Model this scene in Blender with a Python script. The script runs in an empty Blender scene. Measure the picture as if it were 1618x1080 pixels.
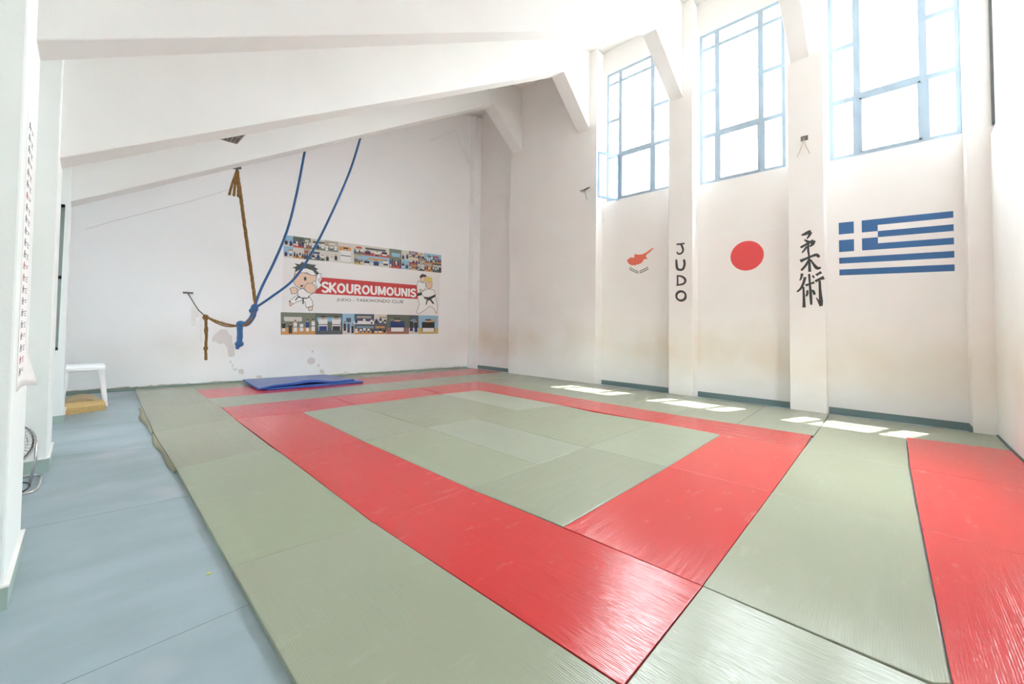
import bpy, bmesh, math, random
from mathutils import Vector, Matrix
from mathutils.geometry import tessellate_polygon
random.seed(7)
sc = bpy.context.scene
col = sc.collection
S = 1.64          # metres per plan unit (the camera stands 1.64 m above the mats)
T = 0.04          # mat thickness
def H(x, y, z): return Vector((x * S, y * S, z * S + T))

# ---------------------------------------------------------------- camera
cam_d = bpy.data.cameras.new('camera'); cam = bpy.data.objects.new('camera', cam_d); col.objects.link(cam)
F, CY = 631.858, 490.993
ROLL, PITCH, YAW = 0.0137227, 0.0339425, 0.8161308
cy_, sy_ = math.cos(YAW), math.sin(YAW)
right = Vector((cy_, -sy_, 0)); fwd = Vector((sy_, cy_, 0)); up = Vector((0, 0, 1))
f2 = fwd * math.cos(PITCH) + up * math.sin(PITCH); u2 = up * math.cos(PITCH) - fwd * math.sin(PITCH)
r2 = right * math.cos(ROLL) + u2 * math.sin(ROLL); u3 = u2 * math.cos(ROLL) - right * math.sin(ROLL)
cam.matrix_world = Matrix(((r2.x, u3.x, -f2.x, 0), (r2.y, u3.y, -f2.y, 0), (r2.z, u3.z, -f2.z, S + T), (0, 0, 0, 1)))
cam_d.sensor_fit = 'HORIZONTAL'; cam_d.sensor_width = 36.0
cam_d.lens = F / 1618 * 36.0
cam_d.shift_x = 0.0; cam_d.shift_y = -(540 - CY) / 1618
cam_d.clip_start = 0.02; cam_d.clip_end = 500
sc.camera = cam

# ---------------------------------------------------------------- sky, sun, exposure
w = bpy.data.worlds.new('sky'); sc.world = w; w.use_nodes = True
nt = w.node_tree; nt.nodes.clear()
bg = nt.nodes.new('ShaderNodeBackground'); wo = nt.nodes.new('ShaderNodeOutputWorld')
bg.inputs[0].default_value = (0.88, 0.95, 1.0, 1); bg.inputs[1].default_value = 8.0
# bright hazy sky above the horizon, sunlit street and buildings below it
tcw = nt.nodes.new('ShaderNodeTexCoord'); sx_ = nt.nodes.new('ShaderNodeSeparateXYZ'); mr = nt.nodes.new('ShaderNodeMapRange'); mx = nt.nodes.new('ShaderNodeMix'); mx.data_type = 'RGBA'
nt.links.new(tcw.outputs['Generated'], sx_.inputs[0]); nt.links.new(sx_.outputs[2], mr.inputs['Value'])
mr.inputs['From Min'].default_value = -0.05; mr.inputs['From Max'].default_value = 0.10
mx.inputs[6].default_value = (0.26, 0.25, 0.235, 1); mx.inputs[7].default_value = (0.90, 0.955, 1.0, 1)
nt.links.new(mr.outputs[0], mx.inputs[0]); nt.links.new(mx.outputs[2], bg.inputs[0])
nt.links.new(bg.outputs[0], wo.inputs[0])
sd = bpy.data.lights.new('sun', 'SUN'); so = bpy.data.objects.new('sun', sd); col.objects.link(so)
sd.energy = 9.0; sd.angle = 0.009; sd.color = (1, 0.95, 0.85)
so.rotation_euler = Vector((-0.205, 0.086, -1.0)).to_track_quat('-Z', 'Y').to_euler()
sc.view_settings.view_transform = 'Standard'; sc.view_settings.look = 'None'
sc.view_settings.exposure = 1.82; sc.view_settings.gamma = 1.0; sc.view_settings.use_curve_mapping = False
sc.cycles.max_bounces = 14; sc.cycles.diffuse_bounces = 10; sc.cycles.glossy_bounces = 4
sc.cycles.transparent_max_bounces = 12; sc.cycles.sample_clamp_indirect = 12.0

# ---------------------------------------------------------------- materials
def mat(name, rgb, rough=0.6, metal=0.0, spec=0.5, coat=0.0):
    m = bpy.data.materials.new(name); m.use_nodes = True
    b = m.node_tree.nodes['Principled BSDF']
    b.inputs['Base Color'].default_value = (*rgb, 1); b.inputs['Roughness'].default_value = rough
    b.inputs['Metallic'].default_value = metal; b.inputs['Specular IOR Level'].default_value = spec
    b.inputs['Coat Weight'].default_value = coat
    return m
def lin(r, g, b):
    f = lambda c: (c / 255 / 12.92) if c / 255 <= 0.04045 else ((c / 255 + 0.055) / 1.055) ** 2.4
    return (f(r), f(g), f(b))
def N(m, t, **kw):
    n = m.node_tree.nodes.new(t)
    for k, v in kw.items():
        if k in n.inputs.keys() if isinstance(k, str) else False: n.inputs[k].default_value = v
        else: setattr(n, k, v)
    return n
def L(m, a, b): m.node_tree.links.new(a, b)
def BS(m): return m.node_tree.nodes['Principled BSDF']
def mathn(m, op, a, b=None, c=None, clamp=False):
    n = N(m, 'ShaderNodeMath', operation=op, use_clamp=clamp)
    for i, v in enumerate((a, b, c)):
        if v is None: continue
        if isinstance(v, (int, float)): n.inputs[i].default_value = v
        else: L(m, v, n.inputs[i])
    return n.outputs[0]
def noise(m, vec, scale, detail=3, rough=0.55):
    n = N(m, 'ShaderNodeTexNoise'); n.inputs['Scale'].default_value = scale
    n.inputs['Detail'].default_value = detail; n.inputs['Roughness'].default_value = rough
    if vec is not None: L(m, vec, n.inputs['Vector'])
    return n.outputs['Fac']
def mapping(m, vec, scale=(1, 1, 1), rot=(0, 0, 0)):
    n = N(m, 'ShaderNodeMapping'); n.inputs['Scale'].default_value = scale; n.inputs['Rotation'].default_value = rot
    L(m, vec, n.inputs['Vector']); return n.outputs[0]
def mixc(m, fac, a, b):
    n = N(m, 'ShaderNodeMix', data_type='RGBA')
    if isinstance(fac, (int, float)): n.inputs[0].default_value = fac
    else: L(m, fac, n.inputs[0])
    for i, v in ((6, a), (7, b)):
        if isinstance(v, tuple): n.inputs[i].default_value = (*v, 1)
        else: L(m, v, n.inputs[i])
    return n.outputs[2]
def ramp(m, fac, p0, p1):
    n = N(m, 'ShaderNodeMapRange'); n.clamp = True
    n.inputs['From Min'].default_value = p0; n.inputs['From Max'].default_value = p1
    L(m, fac, n.inputs['Value']); return n.outputs[0]
def bump(m, h, strength=0.3, dist=0.01):
    n = N(m, 'ShaderNodeBump'); n.inputs['Strength'].default_value = strength; n.inputs['Distance'].default_value = dist
    L(m, h, n.inputs['Height']); L(m, n.outputs[0], BS(m).inputs['Normal']); return n

def plaster(name, rgb, stain=0.0, tint=(0.66, 0.58, 0.44), z0=1.0, z1=2.6):
    m = mat(name, rgb, 0.75, spec=0.25)
    pos = N(m, 'ShaderNodeNewGeometry').outputs['Position']
    a = noise(m, pos, 0.8, 4); b = noise(m, pos, 30, 4)
    c = mixc(m, ramp(m, a, 0.35, 0.75), rgb, tuple(v * 0.955 for v in rgb))
    if stain:
        sep = N(m, 'ShaderNodeSeparateXYZ'); L(m, pos, sep.inputs[0]); z = sep.outputs[2]
        zz = mathn(m, 'ADD', z, mathn(m, 'MULTIPLY', mathn(m, 'SUBTRACT', noise(m, pos, 1.3, 3), 0.5), 0.7))
        band = mathn(m, 'MULTIPLY', ramp(m, zz, z0 - 0.6, z0 + 0.25), mathn(m, 'SUBTRACT', 1.0, ramp(m, zz, z1 - 0.9, z1)))
        band = mathn(m, 'MULTIPLY', band, ramp(m, noise(m, mapping(m, pos, (1, 1, 0.6)), 0.55, 3), 0.3, 0.62))
        c = mixc(m, mathn(m, 'MULTIPLY', band, stain), c, tint)
    L(m, c, BS(m).inputs['Base Color'])
    bump(m, mathn(m, 'ADD', b, mathn(m, 'MULTIPLY', a, 3.0)), 0.25, 0.004)
    return m
M_WALL = plaster('white_plaster', lin(244, 242, 240), 0.8, lin(222, 205, 178), 0.95, 1.9)
M_BACK = plaster('back_plaster', lin(250, 250, 252), 0.3, lin(222, 210, 190), 0.7, 1.9)
M_BEAM = plaster('beam_paint', lin(236, 235, 233))
M_CEIL = plaster('ceiling_paint', lin(234, 232, 229))
M_LEFT = plaster('left_plaster', lin(236, 240, 238))
M_TEAL = mat('teal_skirting', lin(112, 134, 134), 0.5)
M_PALE = mat('pale_green_skirting', lin(164, 184, 176), 0.45)
M_CHIP = mat('chipped_plaster_edge', lin(186, 160, 132), 0.9)

def floor_mat():
    m = mat('blue_grey_floor_paint', lin(176, 197, 205), 0.3, spec=0.5)
    pos = N(m, 'ShaderNodeNewGeometry').outputs['Position']
    a = noise(m, mapping(m, pos, (0.7, 1.6, 1), (0, 0, 0.3)), 1.4, 4)
    p = noise(m, pos, 1.1, 2)
    c = mixc(m, ramp(m, a, 0.35, 0.7), lin(158, 176, 184), lin(144, 162, 168))
    c = mixc(m, mathn(m, 'MULTIPLY', ramp(m, p, 0.58, 0.72), 0.5), c, lin(190, 190, 200))
    sp = noise(m, pos, 60, 1)
    c = mixc(m, mathn(m, 'MULTIPLY', ramp(m, sp, 0.76, 0.8), 0.5), c, lin(110, 125, 125))
    L(m, c, BS(m).inputs['Base Color'])
    r = mathn(m, 'ADD', 0.30, mathn(m, 'MULTIPLY', a, 0.12)); L(m, r, BS(m).inputs['Roughness'])
    bump(m, noise(m, pos, 5, 4), 0.08, 0.003)
    return m
M_FLOOR = floor_mat()

def tatami(name, rgb, along, rough=0.36, wear=0.5):
    """vinyl judo mat skin: fine ridges running along the mat's length, scuffs and creases"""
    m = mat(name, rgb, rough, spec=0.6)
    tc = N(m, 'ShaderNodeTexCoord').outputs['Object']
    oi = N(m, 'ShaderNodeObjectInfo')
    add = N(m, 'ShaderNodeVectorMath', operation='ADD'); L(m, tc, add.inputs[0])
    rv = N(m, 'ShaderNodeCombineXYZ')
    L(m, mathn(m, 'MULTIPLY', oi.outputs['Random'], 37.0), rv.inputs[0]); L(m, mathn(m, 'MULTIPLY', oi.outputs['Random'], 91.0), rv.inputs[1])
    L(m, rv.outputs[0], add.inputs[1]); v = add.outputs[0]
    sep = N(m, 'ShaderNodeSeparateXYZ'); L(m, tc, sep.inputs[0])
    across = sep.outputs[1] if along == 'x' else sep.outputs[0]
    ridge = mathn(m, 'SINE', mathn(m, 'MULTIPLY', across, 2 * math.pi / 0.0125))
    stretch = (0.35, 2.2, 1) if along == 'x' else (2.2, 0.35, 1)
    scuff = noise(m, mapping(m, v, (1.2, 3.5, 1), (0, 0, 0.9)), 2.3, 6, 0.65)
    big = noise(m, v, 1.3, 3)
    tint = N(m, 'ShaderNodeMix', data_type='RGBA'); tint.blend_type = 'MULTIPLY'; tint.inputs[0].default_value = 1
    tint.inputs[6].default_value = (*rgb, 1); L(m, oi.outputs['Color'], tint.inputs[7]); c = tint.outputs[2]
    pale = tuple(min(1, x * 0.75 + 0.25) for x in rgb)
    c = mixc(m, mathn(m, 'MULTIPLY', ramp(m, scuff, 0.6, 0.78), 0.5 * wear), c, pale)
    c = mixc(m, mathn(m, 'MULTIPLY', ramp(m, big, 0.3, 0.8), 0.12), c, tuple(x * 0.7 for x in rgb))
    stripe = mathn(m, 'MULTIPLY', mathn(m, 'ADD', mathn(m, 'MULTIPLY', ridge, 0.5), 0.5), 0.10)
    c = mixc(m, stripe, c, tuple(x * 0.55 for x in rgb))
    wr = noise(m, mapping(m, v, stretch), 5, 4, 0.6)
    L(m, c, BS(m).inputs['Base Color'])
    L(m, mathn(m, 'ADD', rough - 0.03, mathn(m, 'MULTIPLY', scuff, 0.06)), BS(m).inputs['Roughness'])
    h = mathn(m, 'ADD', mathn(m, 'MULTIPLY', ridge, 0.00022), mathn(m, 'MULTIPLY', wr, 0.007))
    n = N(m, 'ShaderNodeBump'); n.inputs['Strength'].default_value = 0.85; n.inputs['Distance'].default_value = 1.0
    L(m, h, n.inputs['Height']); L(m, n.outputs[0], BS(m).inputs['Normal'])
    return m
GRN, RED = lin(154, 160, 140), lin(208, 58, 60)
TM = {('G', 'x'): tatami('green_mat_ridges_lengthwise', GRN, 'x', 0.22), ('G', 'y'): tatami('green_mat_ridges_crosswise', GRN, 'y', 0.22),
      ('R', 'x'): tatami('red_mat_ridges_lengthwise', RED, 'x', 0.17, 0.6), ('R', 'y'): tatami('red_mat_ridges_crosswise', RED, 'y', 0.17, 0.6)}
M_STEEL = mat('blue_grey_window_steel', lin(166, 186, 202), 0.4)
M_SASH = mat('blue_sash_darkened', lin(112, 140, 166), 0.45)  # bluer sash steel, darkened so the sun on it does not wash it out
M_DARKGREY = mat('dark_grey_sash_and_gap', lin(110, 120, 120), 0.4)
def glass_mat():
    m = bpy.data.materials.new('window_glass'); m.use_nodes = True; t = m.node_tree; t.nodes.clear()
    o = t.nodes.new('ShaderNodeOutputMaterial'); a = t.nodes.new('ShaderNodeBsdfTransparent'); g = t.nodes.new('ShaderNodeBsdfGlossy')
    x = t.nodes.new('ShaderNodeMixShader'); x.inputs[0].default_value = 0.05
    a.inputs[0].default_value = (0.96, 0.98, 0.98, 1); g.inputs['Roughness'].default_value = 0.03
    t.links.new(a.outputs[0], x.inputs[1]); t.links.new(g.outputs[0], x.inputs[2]); t.links.new(x.outputs[0], o.inputs[0])
    return m
M_GLASS = glass_mat()
M_BLUEV = mat('blue_vinyl', lin(52, 92, 172), 0.35)
M_BLUETOP = mat('paler_blue_vinyl_top', lin(98, 116, 170), 0.4)  # paler blue for the top face of the upper fold
M_BAND = mat('blue_elastic_band', lin(42, 92, 146), 0.35)
M_CHROME = mat('chrome', (0.7, 0.7, 0.7), 0.2, 1.0)
M_BLACK = mat('black_paint', (0.02, 0.02, 0.022), 0.5)
M_INK = mat('charcoal_ink', lin(66, 70, 70), 0.7)
M_PLAS = mat('white_plastic', lin(244, 245, 248), 0.3)
M_PAPER = mat('white_paper', lin(244, 242, 240), 0.6)
M_SHEET = mat('white_painted_panel', lin(243, 239, 237), 0.7)
M_FRED = mat('flag_red', lin(234, 84, 86), 0.6)
M_FORANGE = mat('map_orange', lin(232, 116, 92), 0.6)
M_FBLUE = mat('flag_blue', lin(56, 106, 160), 0.55)
M_LEAF = mat('olive_branch_green', lin(74, 86, 74), 0.6)
M_BAN = mat('banner_vinyl', lin(240, 238, 238), 0.45)
M_BRED = mat('banner_red', lin(208, 58, 60), 0.45)
M_BWHITE = mat('banner_lettering_white', lin(248, 246, 246), 0.5)
def foam():
    m = mat('yellow_foam', lin(196, 160, 100), 0.95)
    pos = N(m, 'ShaderNodeTexCoord').outputs['Object']; n = noise(m, pos, 70, 3)
    L(m, mixc(m, ramp(m, n, 0.3, 0.7), lin(222, 194, 140), lin(184, 148, 86)), BS(m).inputs['Base Color']); bump(m, n, 0.6, 0.01); return m
M_FOAM = foam()
M_FOAMTOP = mat('tan_foam_cover', lin(196, 172, 136), 0.85)
def rope_mat():
    m = mat('brown_twisted_rope', lin(130, 92, 48), 0.9)
    pos = N(m, 'ShaderNodeTexCoord').outputs['Object']; wv = N(m, 'ShaderNodeTexWave', wave_type='BANDS', bands_direction='DIAGONAL')
    wv.inputs['Scale'].default_value = 14; L(m, pos, wv.inputs['Vector'])
    L(m, mixc(m, wv.outputs['Fac'], lin(96, 62, 28), lin(160, 120, 66)), BS(m).inputs['Base Color']); return m
M_ROPE = rope_mat()

# ---------------------------------------------------------------- building helpers
def tag(o, label=None, cat=None, group=None, kind=None):
    if label: o['label'] = label
    if cat: o['category'] = cat
    if group: o['group'] = group
    if kind: o['kind'] = kind
    return o
def empty(name, loc=(0, 0, 0)):
    o = bpy.data.objects.new(name, None); o.location = loc; o.empty_display_size = 0.1; col.objects.link(o); return o
def link(name, bm, mats, parent=None, loc=None, smooth=False, bevel=0, seg=2):
    """one mesh object; world-space vertices are moved so the origin sits at loc (or the base centre)"""
    bmesh.ops.remove_doubles(bm, verts=bm.verts, dist=1e-5)
    bmesh.ops.recalc_face_normals(bm, faces=bm.faces)
    me = bpy.data.meshes.new(name)
    vs = [v.co for v in bm.verts]
    if loc is None:
        loc = Vector(((min(v.x for v in vs) + max(v.x for v in vs)) / 2, (min(v.y for v in vs) + max(v.y for v in vs)) / 2, min(v.z for v in vs)))
    loc = Vector(loc)
    bmesh.ops.translate(bm, verts=bm.verts, vec=-loc)
    bm.to_mesh(me); bm.free()
    for m in (mats if isinstance(mats, (list, tuple)) else [mats]): me.materials.append(m)
    if smooth:
        for p in me.polygons: p.use_smooth = True
    o = bpy.data.objects.new(name, me); col.objects.link(o)
    if parent is not None:
        o.parent = parent; o.location = loc - parent_world(parent)
    else: o.location = loc
    if bevel:
        b = o.modifiers.new('bevel', 'BEVEL'); b.width = bevel; b.segments = seg; b.limit_method = 'ANGLE'; b.angle_limit = 0.6
    return o
def parent_world(p):
    v = Vector(p.location)
    while p.parent: p = p.parent; v = v + p.location
    return v
def hexa(bm, pts, mi=0):
    """8 points: bottom 4 then top 4, same order"""
    v = [bm.verts.new(p) for p in pts]; fs = []
    for f in ((0, 3, 2, 1), (4, 5, 6, 7), (0, 1, 5, 4), (1, 2, 6, 5), (2, 3, 7, 6), (3, 0, 4, 7)):
        fc = bm.faces.new([v[i] for i in f]); fc.material_index = mi; fs.append(fc)
    return fs
def box(bm, a, b, mi=0):
    x0, y0, z0 = a; x1, y1, z1 = b
    return hexa(bm, [(x0, y0, z0), (x1, y0, z0), (x1, y1, z0), (x0, y1, z0), (x0, y0, z1), (x1, y0, z1), (x1, y1, z1), (x0, y1, z1)], mi)
def hbox(bm, a, b, mi=0): return box(bm, H(*a), H(*b), mi)
def prism(bm, poly, off, mi=0):
    """extrude a 3D polygon (list of Vectors) by vector off, concave outlines allowed"""
    poly = [Vector(p) for p in poly]; off = Vector(off)
    a = [bm.verts.new(p) for p in poly]; b = [bm.verts.new(p + off) for p in poly]; n = len(poly)
    for t in tessellate_polygon([poly]):
        try:
            bm.faces.new([a[i] for i in t]).material_index = mi; bm.faces.new([b[i] for i in reversed(t)]).material_index = mi
        except ValueError: pass
    for i in range(n):
        try: bm.faces.new([a[i], a[(i + 1) % n], b[(i + 1) % n], b[i]]).material_index = mi
        except ValueError: pass
def smooth_path(pts, n=6):
    pts = [Vector(p) for p in pts]
    if len(pts) < 3: return pts
    out = []
    for i in range(len(pts) - 1):
        p0 = pts[max(i - 1, 0)]; p1 = pts[i]; p2 = pts[i + 1]; p3 = pts[min(i + 2, len(pts) - 1)]
        for k in range(n):
            t = k / n
            out.append(0.5 * ((2 * p1) + (p2 - p0) * t + (2 * p0 - 5 * p1 + 4 * p2 - p3) * t * t + (3 * p1 - p0 - 3 * p2 + p3) * t ** 3))
    return out + [pts[-1]]
def tube(bm, pts, r, n=8, mi=0, cap=True, ry=None):
    pts = [Vector(p) for p in pts]; rings = []; ref = None
    for i, p in enumerate(pts):
        d = (pts[min(i + 1, len(pts) - 1)] - pts[max(i - 1, 0)]).normalized()
        if ref is None: ref = Vector((0, 0, 1)) if abs(d.z) < 0.9 else Vector((1, 0, 0))
        a = d.cross(ref).normalized(); b = a.cross(d).normalized(); ref = b
        rr = r[i] if isinstance(r, (list, tuple)) else r
        rings.append([bm.verts.new(p + a * math.cos(6.28318 * k / n) * rr + b * math.sin(6.28318 * k / n) * (ry or rr)) for k in range(n)])
    for i in range(len(rings) - 1):
        for k in range(n):
            bm.faces.new([rings[i][k], rings[i][(k + 1) % n], rings[i + 1][(k + 1) % n], rings[i + 1][k]]).material_index = mi
    if cap:
        bm.faces.new(rings[0][::-1]).material_index = mi; bm.faces.new(rings[-1]).material_index = mi
def twisted(bm, pts, r, pitch=0.05, strands=3, n=5):
    """rope of twisted strands along a path"""
    pts = smooth_path(pts, 10); 
    dense = [pts[0]]
    for a, b in zip(pts, pts[1:]):
        k = max(1, int((b - a).length / (pitch / 5)))
        for j in range(1, k + 1): dense.append(a.lerp(b, j / k))
    L_ = 0; acc = [0]
    for a, b in zip(dense, dense[1:]): L_ += (b - a).length; acc.append(L_)
    for s in range(strands):
        path = []; ref = None
        for i, p in enumerate(dense):
            d = (dense[min(i + 1, len(dense) - 1)] - dense[max(i - 1, 0)]).normalized()
            if ref is None: ref = Vector((1, 0, 0)) if abs(d.x) < 0.9 else Vector((0, 1, 0))
            a = d.cross(ref).normalized(); b = a.cross(d).normalized(); ref = b
            an = 6.28318 * (acc[i] / pitch / 1.0 + s / strands)
            path.append(p + (a * math.cos(an) + b * math.sin(an)) * r * 0.55)
        tube(bm, path, r * 0.6, n)
def ball(bm, c, r, sx=1, sy=1, sz=1, u=12, v=8, mi=0):
    g = bmesh.ops.create_uvsphere(bm, u_segments=u, v_segments=v, radius=r)
    for vv in g['verts']: vv.co = Vector((vv.co.x * sx, vv.co.y * sy, vv.co.z * sz)) + Vector(c)
    for f in {f for vv in g['verts'] for f in vv.link_faces}: f.material_index = mi

# ---------------------------------------------------------------- room shell
def struct(name, bm, m, parent=None, **k):
    o = link(name, bm, m, parent, **k)
    if parent is None: o['kind'] = 'structure'
    return o
def roof_z(x):
    return 2.85 + (x + 0.45) * (5.75 - 2.85) / 5.5 if x < 5.05 else 5.75 + (x - 5.05) * 0.15
FZ = -T / S
BW0, BW1 = Vector((0.225, 7.958)), Vector((6.0526, 7.0901))
def bwy(x): return BW0.y + (x - BW0.x) * (BW1.y - BW0.y) / (BW1.x - BW0.x)
BWU = Vector((BW1.x - BW0.x, BW1.y - BW0.y, 0)).normalized(); BWN = Vector((BWU.y, -BWU.x, 0))   # towards the room
BWO = Vector((0.36902, 13.05095, 0))
def bw(u, z, off=0.0): return BWO + BWU * u + BWN * off + Vector((0, 0, z))

bm = bmesh.new(); box(bm, (-1.2, -1.5, -0.2), (10.7, 13.6, 0)); struct('floor', bm, M_FLOOR)
YF = -0.757
# ceiling: two sloping faces with thickness
bm = bmesh.new()
for xa, xb in ((-0.6, 5.05), (5.05, 6.36)):
    za, zb = roof_z(xa), roof_z(xb)
    hexa(bm, [H(xa, -0.9, za), H(xb, -0.9, zb), H(xb, 8.4, zb), H(xa, 8.4, za), H(xa, -0.9, za + .12), H(xb, -0.9, zb + .12), H(xb, 8.4, zb + .12), H(xa, 8.4, za + .12)])
struct('ceiling', bm, M_CEIL)
# back wall (slightly out of square, as built)
bm = bmesh.new()
xa, xb = -0.6, 6.36
def bwp(x, z, o=0): return H(x, bwy(x) + o, z)
prism(bm, [bwp(xa, FZ), bwp(xb, FZ), bwp(xb, roof_z(xb) + .05), bwp(5.05, roof_z(5.05) + .05), bwp(xa, roof_z(xa) + .05)], (0, 0.3, 0))
wall_back = struct('wall_back', bm, M_BACK)
bm = bmesh.new(); hbox(bm, (6.04, 6.93, FZ), (6.27, bwy(6.04) + .02, 5.85)); struct('trim_1', bm, M_BACK, bevel=0.01)
# left wall behind the pillars
LW = [(4.72, 5.10), (6.45, 6.75)]; LZ0, LZ1 = 0.75, 1.93                 # unseen side windows between the pillars, placed and sized for fill light
bm = bmesh.new(); hbox(bm, (-0.52, YF, FZ), (-0.45, 8.3, LZ0)); hbox(bm, (-0.52, YF, LZ1), (-0.45, 8.3, roof_z(-0.45) + .05))
for ya, yb in ((YF, LW[0][0]), (LW[0][1], LW[1][0]), (LW[1][1], 8.3)): hbox(bm, (-0.52, ya, LZ0), (-0.45, yb, LZ1))
struct('wall_left', bm, M_LEFT)
# front wall: lower part stands proud of the upper part
bm = bmesh.new(); WX0, WX1, WZ0, WZ1 = 3.2, 4.4, 0.6, 1.3     # unseen window behind the camera, added for fill light
for xa_, xb_, za_, zb_ in ((-0.58, WX0, FZ, 2.93), (WX1, 6.36, FZ, 2.93), (WX0, WX1, FZ, WZ0), (WX0, WX1, WZ1, 2.93)): box(bm, H(xa_, YF, za_) + Vector((0, -.25, 0)), H(xb_, YF, zb_))
prism(bm, [H(-0.58, YF - .03, 2.90), H(6.36, YF - .03, 2.90), H(6.36, YF - .03, roof_z(6.36) + .05), H(5.05, YF - .03, roof_z(5.05) + .05), H(-0.58, YF - .03, roof_z(-.58) + .05)], (0, -0.2, 0))
hexa(bm, [H(-0.58, YF - .03, 2.9), H(6.36, YF - .03, 2.9), H(6.36, YF, 2.93), H(-.58, YF, 2.93), H(-0.58, YF - .03, 3.0), H(6.36, YF - .03, 3.0), H(6.36, YF - .025, 3.0), H(-.58, YF - .025, 3.0)])
struct('wall_front', bm, M_WALL)
bm = bmesh.new(); hbox(bm, (6.005, YF - .03, 3.02), (6.03, YF - .012, 5.6)); struct('trim_2', bm, M_DARKGREY)  # dark strip standing in for the shadow gap in the corner

# window wall: recessed bays between pillars, three high windows
XR, XO, XC = 6.25, 6.31, 6.03
WIN = [(3.615, 2.455, 3.195, 5.49), (2.035, 0.955, 3.13, 5.42), (0.50, -0.600, 3.075, 5.38)]
bm = bmesh.new()
edges = [7.2]
for (ya, yb, za, zb) in WIN:
    hbox(bm, (XR, ya, FZ), (XO, edges[-1], 6.0))
    hbox(bm, (XR, yb, FZ), (XO, ya, za)); hbox(bm, (XR, yb, zb), (XO, ya, 6.0)); edges.append(yb)
hbox(bm, (XR, -0.9, FZ), (XO, edges[-1], 6.0))
struct('wall_right', bm, M_WALL)
bm = bmesh.new(); hbox(bm, (XC, 3.685, FZ), (XR + .01, 5.76, 5.9)); struct('trim_3', bm, M_WALL, bevel=0.012)
for i, (a, b) in enumerate(((2.065, 2.42), (0.538, 0.90), (-0.80, -0.598))):
    bm = bmesh.new(); hbox(bm, (XC, a, FZ), (XR + .01, b, 5.9)); struct('trim_%d' % (4 + i), bm, M_WALL, bevel=0.012)

# roof beams with knees
FR = [  # yn_left, yn_right, yf_left, yf_right, z_left, knee x, knee z, foot z
 (5.95, 5.45, 6.25, 5.70, 2.155, 5.26, 5.26, 4.60),
 (4.20, 3.83, 4.50, 4.08, 2.115, 5.30, 5.22, 4.50),
 (2.60, 2.20, 2.80, 2.395, 2.176, 5.196, 5.066, 4.45),
 (0.90, 0.665, 1.10, 0.865, 2.17, 5.20, 5.05, 4.37)]
for (nl, nr, fl_, fr_, zl, kx, kz, fz) in FR:
    bm = bmesh.new(); x0 = -0.17; xl = -0.5
    zz0 = zl + (xl - x0) * (kz - zl) / (kx - x0)
    prof = [(xl, zz0), (kx, kz), (XC, fz), (XC + .1, fz), (XC + .1, roof_z(XC + .1) + .04), (5.05, roof_z(5.05) + .04), (xl, roof_z(xl) + .04)]
    def yy(x, l, r): return l + (x - x0) * (r - l) / (XC - x0)
    a = [bm.verts.new(H(x, yy(x, nl, nr), z)) for x, z in prof]; b = [bm.verts.new(H(x, yy(x, fl_, fr_), z)) for x, z in prof]
    for t in tessellate_polygon([[Vector((x, z, 0)) for x, z in prof]]):
        bm.faces.new([a[i] for i in t]); bm.faces.new([b[i] for i in reversed(t)])
    for i in range(len(prof)): bm.faces.new([a[i], a[(i + 1) % len(prof)], b[(i + 1) % len(prof)], b[i]])
    struct('roof_beam', bm, M_BEAM, bevel=0.012)
# left pillars, a little wider at the foot
LP = [(2.28, 2.80, -0.166, -0.190), (4.14, 4.62, -0.148, -0.172), (5.90, 6.35, -0.124, -0.155)]
for i, (ya, yb, xb_, xt) in enumerate(LP):
    bm = bmesh.new(); zt = roof_z(-0.2)
    hexa(bm, [H(-.5, ya, FZ), H(xb_, ya, FZ), H(xb_, yb, FZ), H(-.5, yb, FZ), H(-.5, ya, zt), H(xt, ya, zt), H(xt, yb, zt), H(-.5, yb, zt)])
    p = struct('trim_%d' % (8 + i), bm, M_LEFT, bevel=0.012)
    bm = bmesh.new(); box(bm, H(-.5, ya, FZ) + Vector((0, -.016, 0)), H(xb_, yb, FZ) + Vector((.016, .016, .13))); link('skirting', bm, M_PALE, p)
    bm = bmesh.new(); box(bm, H(-.5, ya, FZ) + Vector((0, -.02, .13)), H(xb_, yb, FZ) + Vector((.02, .02, .142))); link('skirting_cap', bm, M_PAPER, p)
# skirtings
bm = bmesh.new(); a, b = bwp(-.45, FZ), bwp(6.04, FZ); n = Vector((0, -0.02, 0))
hexa(bm, [a, b, b + n, a + n, a + Vector((0, 0, .085)), b + Vector((0, 0, .075)), b + n + Vector((0, 0, .075)), a + n + Vector((0, 0, .085))])
struct('baseboard_back', bm, mat('green_skirting', lin(140, 158, 148), 0.5))
k = 1
bm = bmesh.new()
for (ya, yb) in ((6.93, 5.76), (3.685, 2.42), (2.065, 0.90), (0.538, -0.598)):
    box(bm, H(XR, yb, 0) + Vector((-.02, 0, -.04)), H(XR, ya, 0) + Vector((0, 0, .085)))
box(bm, H(XC, -0.598, 0) + Vector((0, 0, -.04)), H(XR, -0.598, 0) + Vector((0, .018, .085)))
struct('baseboard_right', bm, M_TEAL)
bm = bmesh.new(); box(bm, H(0, YF, 0) + Vector((0, 0, -.04)), H(XC, YF, 0) + Vector((0, .012, .012))); struct('baseboard_front', bm, M_TEAL)
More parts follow.
